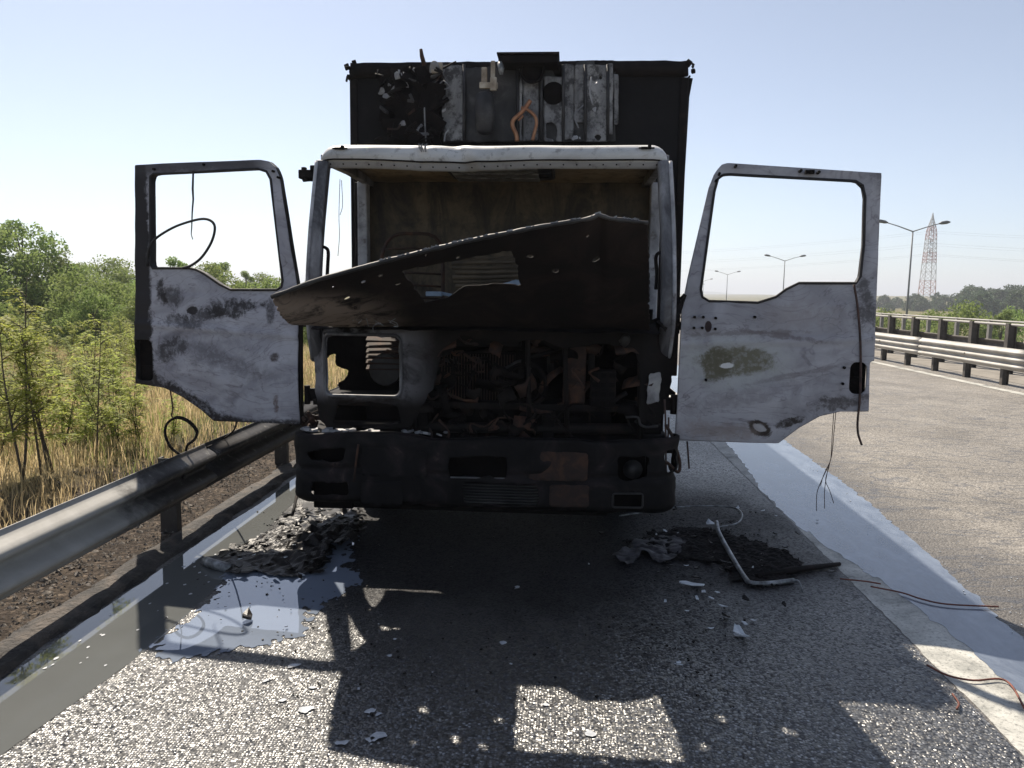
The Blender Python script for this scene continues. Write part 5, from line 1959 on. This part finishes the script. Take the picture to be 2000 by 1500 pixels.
def make_lamp():
    e = empty('street_lamp', (0, 0, 0))
    MB().tube([(0, 0, 0), (0, 0, 5), (0, 0, 10)], [.10, .08, .055], 8).build('pole', 'lamp', e, True)
    MB().cbox((0, 0, .1), (.4, .4, .2)).build('base_plate', 'lamp', e)
    for s in (-1, 1):
        MB().tube([(0, 0, 9.95), (s * 1.2, 0, 10.35), (s * 2.1, 0, 10.6)], [.05, .04, .035], 6).build('arm', 'lamp', e, True)
        m = MB()
        m.tube([(s * 2.05, 0, 10.60), (s * 2.3, 0, 10.66), (s * 2.7, 0, 10.72), (s * 2.95, 0, 10.74)], [.05, .13, .14, .06], 8)
        m.build('lamp_head', 'lamphead', e, True)
    return e


lamp0 = make_lamp()
for i, (px, py, Y_, rz, lab) in enumerate(((1783, 451, 64, 6, 'double-armed street lamp with its pole beside the lattice pylon'), (1533, 509, 112, 5, 'double-armed street lamp framed in the open door window at its widest'), (1421, 536, 178, 5, 'double-armed street lamp framed in the door window above the far hill'), (1374, 549, 250, 5, 'double-armed street lamp crossed by the door window pillar'), (1362, 558, 330, 5, 'faint distant double-armed street lamp beyond the cab'))):
    p = at(px, py, Y_)
    o = lamp0 if i == 0 else copy_tree(lamp0)
    gz = p.z - 10
    o.location = (p.x, p.y, gz)
    o.rotation_euler = (0, 0, R(rz))
    tag(o, lab, 'street lamp', 'double-armed lamps along the slip road')

MAT['pred'] = simple('red_pylon_paint', [(.3, (.30, .13, .11)), (.7, (.38, .19, .16))], .3, 3, 0, .7, 0, 0)
MAT['pwhite'] = simple('white_pylon_paint', [(.3, (.34, .34, .34)), (.7, (.44, .44, .44))], .3, 3, 0, .7, 0, 0)
pt, pb = at(1827, 416, 380), at(1806, 625, 380)
gz = ground_z(pb.x, pb.y)
PHt = pt.z - gz
py_ = empty('pylon', (pb.x, pb.y, gz), 'red and white lattice power pylon standing beyond the parapet', 'pylon')
secs = [(0, .13, 'pwhite'), (.13, .28, 'pred'), (.28, .47, 'pwhite'), (.47, .58, 'pred'), (.58, .72, 'pwhite'), (.72, .86, 'pred'), (.86, 1.0, 'pwhite')]


def pw(f):
    return 1.7 * (1 - f) ** .9 + 1.25 * (1 - sstep(.78, 1, f)) + .03


for f0, f1, mt in secs:
    m = MB()
    nseg = 2 if f0 < .3 else 3
    for k in range(nseg):
        a, b = f0 + (f1 - f0) * k / nseg, f0 + (f1 - f0) * (k + 1) / nseg
        za, zb, wa, wb = gz + PHt * a, gz + PHt * b, pw(a), pw(b)
        Cn = [(-1, -1), (1, -1), (1, 1), (-1, 1)]
        lx = (pt.x - pb.x) * 0
        for q in range(4):
            c0, c1 = Cn[q], Cn[(q + 1) % 4]
            A0 = Vector((pb.x + c0[0] * wa, pb.y + c0[1] * wa, za))
            A1 = Vector((pb.x + c0[0] * wb, pb.y + c0[1] * wb, zb))
            B0 = Vector((pb.x + c1[0] * wa, pb.y + c1[1] * wa, za))
            B1 = Vector((pb.x + c1[0] * wb, pb.y + c1[1] * wb, zb))
            m.tube([A0, A1], .17, 4)
            m.tube([A0, B1], .09, 4)
            m.tube([B0, A1], .09, 4)
            m.tube([A1, B1], .09, 4)
    m.build('lattice_section', mt, py_)
arms = []
for f, w_ in ((.59, 7.5), (.70, 9.5), (.83, 6.5)):
    for s in (-1, 1):
        zz = gz + PHt * f
        # arms point along the view, so the pylon looks narrow
        tip = Vector((pb.x + s * w_ * .42, pb.y + s * w_ * .9, zz + .4))
        m = MB()
        for q in (-1, 1):
            m.tube([(pb.x + q * .8, pb.y + s * 1.0, zz), tip], .12, 4)
        m.tube([(pb.x, pb.y + s * 1.0, zz + 1.6), tip], .10, 4)
        m.build('cross_arm', 'pred', py_)
        MB().tube([tip, tip - Vector((0, 0, 1.8))], .14, 6).build('insulator', 'lamphead', py_)
        arms.append(tip - Vector((0, 0, 1.8)))
MAT['cable'] = simple('power_cable', [(.3, (.20, .21, .22)), (.7, (.26, .27, .28))], 1, 2, 0, .6, 0, 0)
for k, a in enumerate(arms):
    for s, far_ in ((-1, Vector((-330, 230, 3))), (1, Vector((330, -150, 2)))):
        b = a + far_
        pts = [a.lerp(b, f) - Vector((0, 0, 9 * 4 * f * (1 - f))) for f in np.linspace(0, 1, 18)]
        tag(MB().tube(pts, .024, 4).build('power_line', 'cable'), 'thin power line strung from the red and white pylon across the sky', 'power line', 'power lines on the pylon')

# ================================================================== DEBRIS
MAT['flake'] = simple('wet_charred_flake', [(.3, (.006, .005, .005)), (.55, (.014, .012, .011)), (.8, (.03, .025, .021))], 20, 4, 0, .4, 0, .5, .006, 60, .22)
MAT['whitebit'] = simple('white_plastic_shard', [(.3, (.38, .42, .46)), (.7, (.62, .65, .68))], 15, 3, 0, .5, 0, .1, .003)
MAT['cloth'] = simple('grey_soggy_sheet', [(.3, (.016, .015, .017)), (.55, (.05, .047, .052)), (.8, (.15, .145, .155))], 9, 4, 0, .7, 0, .5, .01)


def shard(rs, size, thick, bend_=.25, n=7):
    """thin curled flake with torn outline"""
    out = []
    for k in range(n):
        a = 2 * math.pi * k / n + rs.uniform(-.25, .25)
        r = size * rs.uniform(.55, 1.1)
        out.append((r * math.cos(a), r * math.sin(a) * rs.uniform(.5, .9)))
    m = MB()

    def zz(x, y):
        return bend_ * (x * x - .4 * y * x) / size
    b = [(x, y, zz(x, y)) for x, y in out] + [(0, 0, .15 * thick)]
    top = [(x * .97, y * .97, z + thick) for x, y, z in b]
    m.v = b + top
    N = n + 1
    for k in range(n):
        j = (k + 1) % n
        m.f += [(j, k, n), (N + k, N + j, N + n), (k, j, N + j, N + k)]
    me = bpy.data.meshes.new('flake')
    me.from_pydata(m.v, [], m.f)
    return me


rs = random.Random(21)
heap_c = onz(560, 1070)


def heap_z(x, y):
    q = ((x + 1.42) / .50) ** 2 + ((y - 4.62) / .52) ** 2
    return .075 * math.exp(-q * 1.5) + .05 * nz(x, y, 2, 9) * math.exp(-q) + .03 * nz(x, y, 5, 24) * math.exp(-q * .7)


hp = gpoly([(405, 1105), (430, 1085), (520, 1050), (560, 1010), (600, 985), (700, 990), (705, 1050), (690, 1075), (645, 1085), (620, 1125), (560, 1130), (470, 1122)])
vs_, fs = marching(-2.2, -.8, 3.8, 5.6, .012, lambda U, V: sdf(hp, U, V) + nfield(U, V, [(9, .05, 1), (28, .03, 3)]), lambda u, v: (u, v, max(.004, heap_z(u, v)) + .008))
m = MB()
m.v, m.f = vs_, fs
tag(m.build('burnt_heap', 'flake', smooth=False), 'heap of wet charred scraps beside the gutter below the left door', 'debris', kind='stuff')
FL = [shard(rs, rs.uniform(.03, .075), .004, rs.uniform(-.5, .6)) for _ in range(10)]
for me in FL:
    me.materials.append(MAT['flake'])
cnt = 0
while cnt < 150:
    x, y = rs.uniform(-2.05, -.85), rs.uniform(4.0, 5.4)
    if sdf(hp, np.array([x]), np.array([y]))[0] < -.04:
        continue
    o = bpy.data.objects.new('charred_flake', rs.choice(FL))
    COL.objects.link(o)
    o.location = (x, y, max(.01, heap_z(x, y)) + .012)
    o.rotation_euler = (rs.gauss(0, .25), rs.gauss(0, .25), rs.uniform(0, 6.28))
    o.scale = (rs.uniform(.3, .85),) * 3
    tag(o, 'curled wet charred flake lying on the heap beside the gutter', 'flake', 'charred flakes on the heap')
    cnt += 1
WL = [shard(rs, .03, .003, .2) for _ in range(5)]
for me in WL:
    me.materials.append(MAT['whitebit'])


def bit(px, py, meshes, s, label, cat, group, name, z=.01, tilt=.25):
    g = onz(px, py)
    o = bpy.data.objects.new(name, rs.choice(meshes))
    COL.objects.link(o)
    o.location = (g.x, g.y, z)
    o.rotation_euler = (rs.uniform(-tilt, tilt), rs.uniform(-tilt, tilt), rs.uniform(0, 6.28))
    o.scale = (s, s * rs.uniform(.6, 1), s)
    return tag(o, label, cat, group)


for px, py, s in ((575, 1080, .8), (497, 1100, .6), (558, 1105, .5), (590, 1128, .8), (360, 1112, .5), (470, 1108, .5)):
    bit(px, py, WL, s, 'pale scrap lying among the charred flakes by the gutter', 'scrap', 'pale scraps on the heap', 'pale_scrap', .05 if 1070 < py < 1110 else .015)
for px, py, s in ((1375, 1160, .9), (1362, 1172, .7), (1400, 1160, .6), (1413, 1188, .9), (1342, 1197, .5), (1300, 1178, .6), (1388, 1231, .6), (1455, 1222, .7), (1470, 1215, .6), (1325, 1298, .5), (1470, 1112, .7), (1490, 1108, .5), (1340, 1108, .6), (1150, 1105, .5), (1440, 995, 1.0), (1490, 1000, .7), (1515, 1010, .5), (1320, 1045, .8), (1300, 1042, .9), (1280, 1048, .7), (1390, 1172, .6)):
    bit(px, py, WL, s, 'small white plastic shard scattered on the asphalt around the bent tube', 'shard', 'white shards around the bent tube', 'plastic_shard')
me = shard(rs, .085, .004, .15, 9)
me.materials.append(MAT['whitebit'])
o = bit(1350, 1145, [me], 1.0, 'long curved white plastic strip, largest of the shards near the bent tube', 'shard', None, 'plastic_strip')
o.rotation_euler = (0, 0, -.3)
o.scale = (1.1, .45, 1)
me = shard(rs, .06, .004, .5, 8)
me.materials.append(MAT['whitebit'])
bit(1443, 1243, [me], 1.0, 'crumpled white shard standing alone on shaded asphalt', 'shard', None, 'crumpled_shard', .02, .5)
me = shard(rs, .07, .004, .3, 8)
me.materials.append(MAT['whitebit'])
bit(1385, 1040, [me], .8, 'broken white lamp fragment at the upper end of the bent tube', 'shard', None, 'lamp_fragment', .06, .4)
# bent tubes and rods at the right
tag(MB().tube(smooth_path([onz(1398, 1048) + Vector((0, 0, .10)), onz(1404, 1062) + Vector((0, 0, .07)), onz(1430, 1098) + Vector((0, 0, .03)), onz(1455, 1134) + Vector((0, 0, .016)), onz(1468, 1144) + Vector((0, 0, .016)), onz(1500, 1145) + Vector((0, 0, .016)), onz(1550, 1139) + Vector((0, 0, .016))], 5), .014, 8).build('bent_tube', 'pipe', smooth=True), 'bent bright metal tube lying on the asphalt by the wreck', 'tube')
tag(MB().tube(smooth_path([onz(1548, 1140) + Vector((0, 0, .02)), onz(1560, 1142) + Vector((0, 0, .02)), onz(1568, 1160) + Vector((0, 0, .01))], 4), .004, 5).build('wire_end', 'pipe', smooth=True), 'short thin bright wire hooked at the end of the bent tube', 'wire')
tag(MB().tube([onz(1478, 1130) + Vector((0, 0, .015)), onz(1560, 1118) + Vector((0, 0, .02)), onz(1640, 1106) + Vector((0, 0, .015))], [.016, .02, .012], 7).build('charred_rod', 'char', smooth=True), 'straight charred rod lying across the shoulder near the bent tube', 'rod')
tag(MB().tube(smooth_path([onz(1210, 1010) + Vector((0, 0, .01)), onz(1330, 995) + Vector((0, 0, .02)), onz(1420, 1000) + Vector((0, 0, .04)), onz(1448, 1015) + Vector((0, 0, .05)), onz(1440, 1030) + Vector((0, 0, .03)), onz(1400, 1036) + Vector((0, 0, .02))], 5), .006, 6).build('wire_hoop', 'pipe', smooth=True), 'thin springy wire hoop curling over the debris beside the wreck', 'wire')
tag(MB().tube(smooth_path([onz(402, 1103) + Vector((0, 0, .02)), onz(420, 1112) + Vector((0, 0, .03)), onz(450, 1117) + Vector((0, 0, .02))], 4), [.03] * 9, 8).build('hose_stub', 'pipe', smooth=True), 'short pale-ended hose stub at the near edge of the charred heap', 'hose')
tag(MB().tube(smooth_path([onz(572, 1040) + Vector((0, 0, .12)), onz(585, 1010) + Vector((0, 0, .2)), onz(600, 1000) + Vector((0, 0, .2)), onz(625, 1005) + Vector((0, 0, .15))], 4), .01, 6).build('hose_loop', 'char', smooth=True), 'looped charred hose arching out of the heap under the bumper corner', 'hose')
# soggy sheet
sp = gpoly([(1195, 1085), (1240, 1062), (1300, 1050), (1335, 1060), (1330, 1090), (1290, 1100), (1260, 1090), (1225, 1108)])
vs_, fs = marching(min(p[0] for p in sp) - .1, max(p[0] for p in sp) + .1, min(p[1] for p in sp) - .1, max(p[1] for p in sp) + .1, .01, lambda U, V: sdf(sp, U, V) + nfield(U, V, [(7, .05, 1), (40, .015, 3)]), lambda u, v: (u, v, .012 + .035 * abs(nz(u, v, 1, 9)) + .008 * nz(u, v, 4, 30)))
m = MB()
m.v, m.f = vs_, fs
tag(m.build('soggy_sheet', 'cloth', smooth=True), 'crumpled grey soggy sheet lying under the bumper end', 'sheet')
hp2 = gpoly([(1230, 1060), (1330, 1030), (1420, 1040), (1520, 1075), (1570, 1105), (1545, 1140), (1480, 1150), (1440, 1135), (1400, 1105), (1330, 1090), (1270, 1085)])
vs_, fs = marching(min(p[0] for p in hp2) - .1, max(p[0] for p in hp2) + .1, min(p[1] for p in hp2) - .1, max(p[1] for p in hp2) + .1, .012, lambda U, V: sdf(hp2, U, V) + nfield(U, V, [(9, .07, 1), (28, .05, 3), (60, .03, 5)]), lambda u, v: (u, v, .008 + .018 * abs(nz(u, v, 5, 14)) + .012 * abs(nz(u, v, 2, 40))))
m = MB()
m.v, m.f = vs_, fs
tag(m.build('ash_spread', 'char_dark', smooth=False), 'low spread of black ash under the bent tube and charred rod', 'ash', kind='stuff')
# charred crumbs right and under the bumper
CL = [shard(rs, .035, .008, .3, 6) for _ in range(6)]
for me in CL:
    me.materials.append(MAT['flake'])
for i in range(60):
    px, py = rs.gauss(1400, 90), rs.gauss(1090, 45)
    bit(px, py, CL, rs.uniform(.3, 1.0), 'charred crumb scattered over the shoulder around the bent tube', 'crumb', 'charred crumbs around the bent tube', 'charred_crumb', .012, .5)
for i in range(46):
    px, py = rs.uniform(380, 720), rs.uniform(1120, 1260)
    bit(px, py, CL, rs.uniform(.1, .3), 'charred crumb lying in the puddle and on the wet asphalt', 'crumb', 'charred crumbs around the puddle', 'charred_crumb', .012, .4)
bit(481, 1214, CL, 1.5, 'largest black lump standing in the milky puddle', 'lump', None, 'black_lump', .02, .3)
m = MB()
for i in range(420):
    px, py = rs.uniform(500, 1500), 1000 + 400 * rs.random() ** 2
    g = onz(px, py)
    s = rs.uniform(.002, .006)
    m.cbox((g.x, g.y, .004 + s * .3), (s * 2, s * rs.uniform(1, 2), s), Matrix.Rotation(rs.uniform(0, 3), 3, 'Z') @ Matrix.Rotation(rs.uniform(-.4, .4), 3, 'X'))
tag(m.build('black_grit', 'flake'), 'fine black grit strewn over the asphalt in front of the wreck', 'grit', kind='stuff')
m = MB()
for i in range(360):
    g = onz(rs.uniform(1500, 2000), rs.uniform(880, 1480))
    if g.x < 2.35 - .3 * rs.random():
        continue
    s = rs.uniform(.0015, .004)
    m.cbox((g.x, g.y, .004 + s * .3), (s * 2, s * rs.uniform(1, 2), s), Matrix.Rotation(rs.uniform(0, 3), 3, 'Z'))
tag(m.build('glass_crumbs', 'whitebit'), 'tiny bright glass crumbs strewn over the dry lane', 'crumbs', kind='stuff')
# red-brown wires on the edge line and in the wet strip
for k, (pts, lab) in enumerate(((((1810, 1305), (1850, 1325), (1900, 1335), (1950, 1332), (1975, 1345), (2000, 1390)), 'thin reddish wire curling across the sunlit white edge line'), (((1700, 1150), (1760, 1162), (1800, 1175), (1850, 1185), (1950, 1190)), 'thin dark reddish wire lying in the milky wet strip'),
                              (((1640, 1135), (1690, 1140), (1720, 1145)), 'short dark wire at the shoulder end of the wet strip'), (((1860, 1362), (1872, 1380), (1868, 1392)), 'short orange wire end beside the white edge line'))):
    tag(MB().tube(smooth_path([onz(*p) + Vector((0, 0, .014)) for p in pts], 5), .0045, 5).build('loose_wire', simple('reddish_wire_%d' % k, [(.3, (.10, .03, .02)), (.7, (.22, .07, .045))], 20, 2), smooth=True), lab, 'wire')
# charred wire loop standing on the rail, fallen strand
rz_ = .70
lp = [at(a, b, 4.78) for a, b in ((352, 888), (334, 874), (323, 850), (326, 828), (345, 816), (368, 824), (384, 843), (380, 858), (366, 870), (362, 890))]
m = MB()
m.tube(smooth_path(lp, 5), .009, 6)
m.tube([p + Vector((.006, 0, .008)) for p in smooth_path(lp[3:9], 5)], .006, 5)
tag(m.build('wire_loop', 'char', smooth=True), 'charred loop of cable standing up from the scorched rail', 'cable')
tag(MB().tube(smooth_path([at(*p) for p in ((463, 820, 5.0), (458, 838, 5.1), (444, 852, 5.3), (428, 862, 5.25), (404, 874, 5.0))], 4), .006, 5).build('fallen_strand', 'char', smooth=True), 'thin charred strand draped from the door bottom onto the rail', 'cable')
# clods and stones along the verge
m = MB()
for i in range(9000):
    yy = 2.2 + 9 * rs.random() ** 1.5
    xx = rs.gauss(-2.85, .35)
    if xx > -2.40:
        continue
    s = rs.uniform(.005, .017) * (2.0 if rs.random() < .06 else 1)
    z0 = ground_z(xx, yy) + .004
    vs_ = [(xx + s * rs.uniform(.5, 1.2) * math.cos(k * 1.2566), yy + s * rs.uniform(.5, 1.2) * math.sin(k * 1.2566), z0 - .004) for k in range(5)]
    vs_ += [(xx + s * rs.uniform(-.4, .4), yy + s * rs.uniform(-.4, .4), z0 + s * rs.uniform(.25, .5)) for k in range(2)]
    m.add(vs_, [(0, 1, 5), (1, 2, 5), (2, 3, 6), (3, 4, 6), (4, 0, 5), (5, 2, 6), (4, 5, 6)])
MAT['clod'] = simple('dark_soil_clods', [(.3, (.03, .026, .023)), (.5, (.10, .085, .07)), (.7, (.24, .21, .18)), (.85, (.42, .39, .35))], 30, 3, 0, .9, 0, .3, .003)
tag(m.build('soil_clods', 'clod'), 'dark clods and stones along the verge under the rail', 'soil', kind='stuff')

# ================================================================== HAZE
t = NT('summer_haze')
t.t.nodes.remove(t.b)
pv = t.n('ShaderNodeVolumePrincipled')
pv.inputs['Color'].default_value = (.86, .91, 1.0, 1)
pv.inputs['Density'].default_value = .0006
pv.inputs['Anisotropy'].default_value = .2
t.t.links.new(pv.outputs[0], t.out.inputs['Volume'])
tag(MB().box((-2800, -300, -8), (2800, 4700, 60)).build('haze', t.m), kind='stuff')
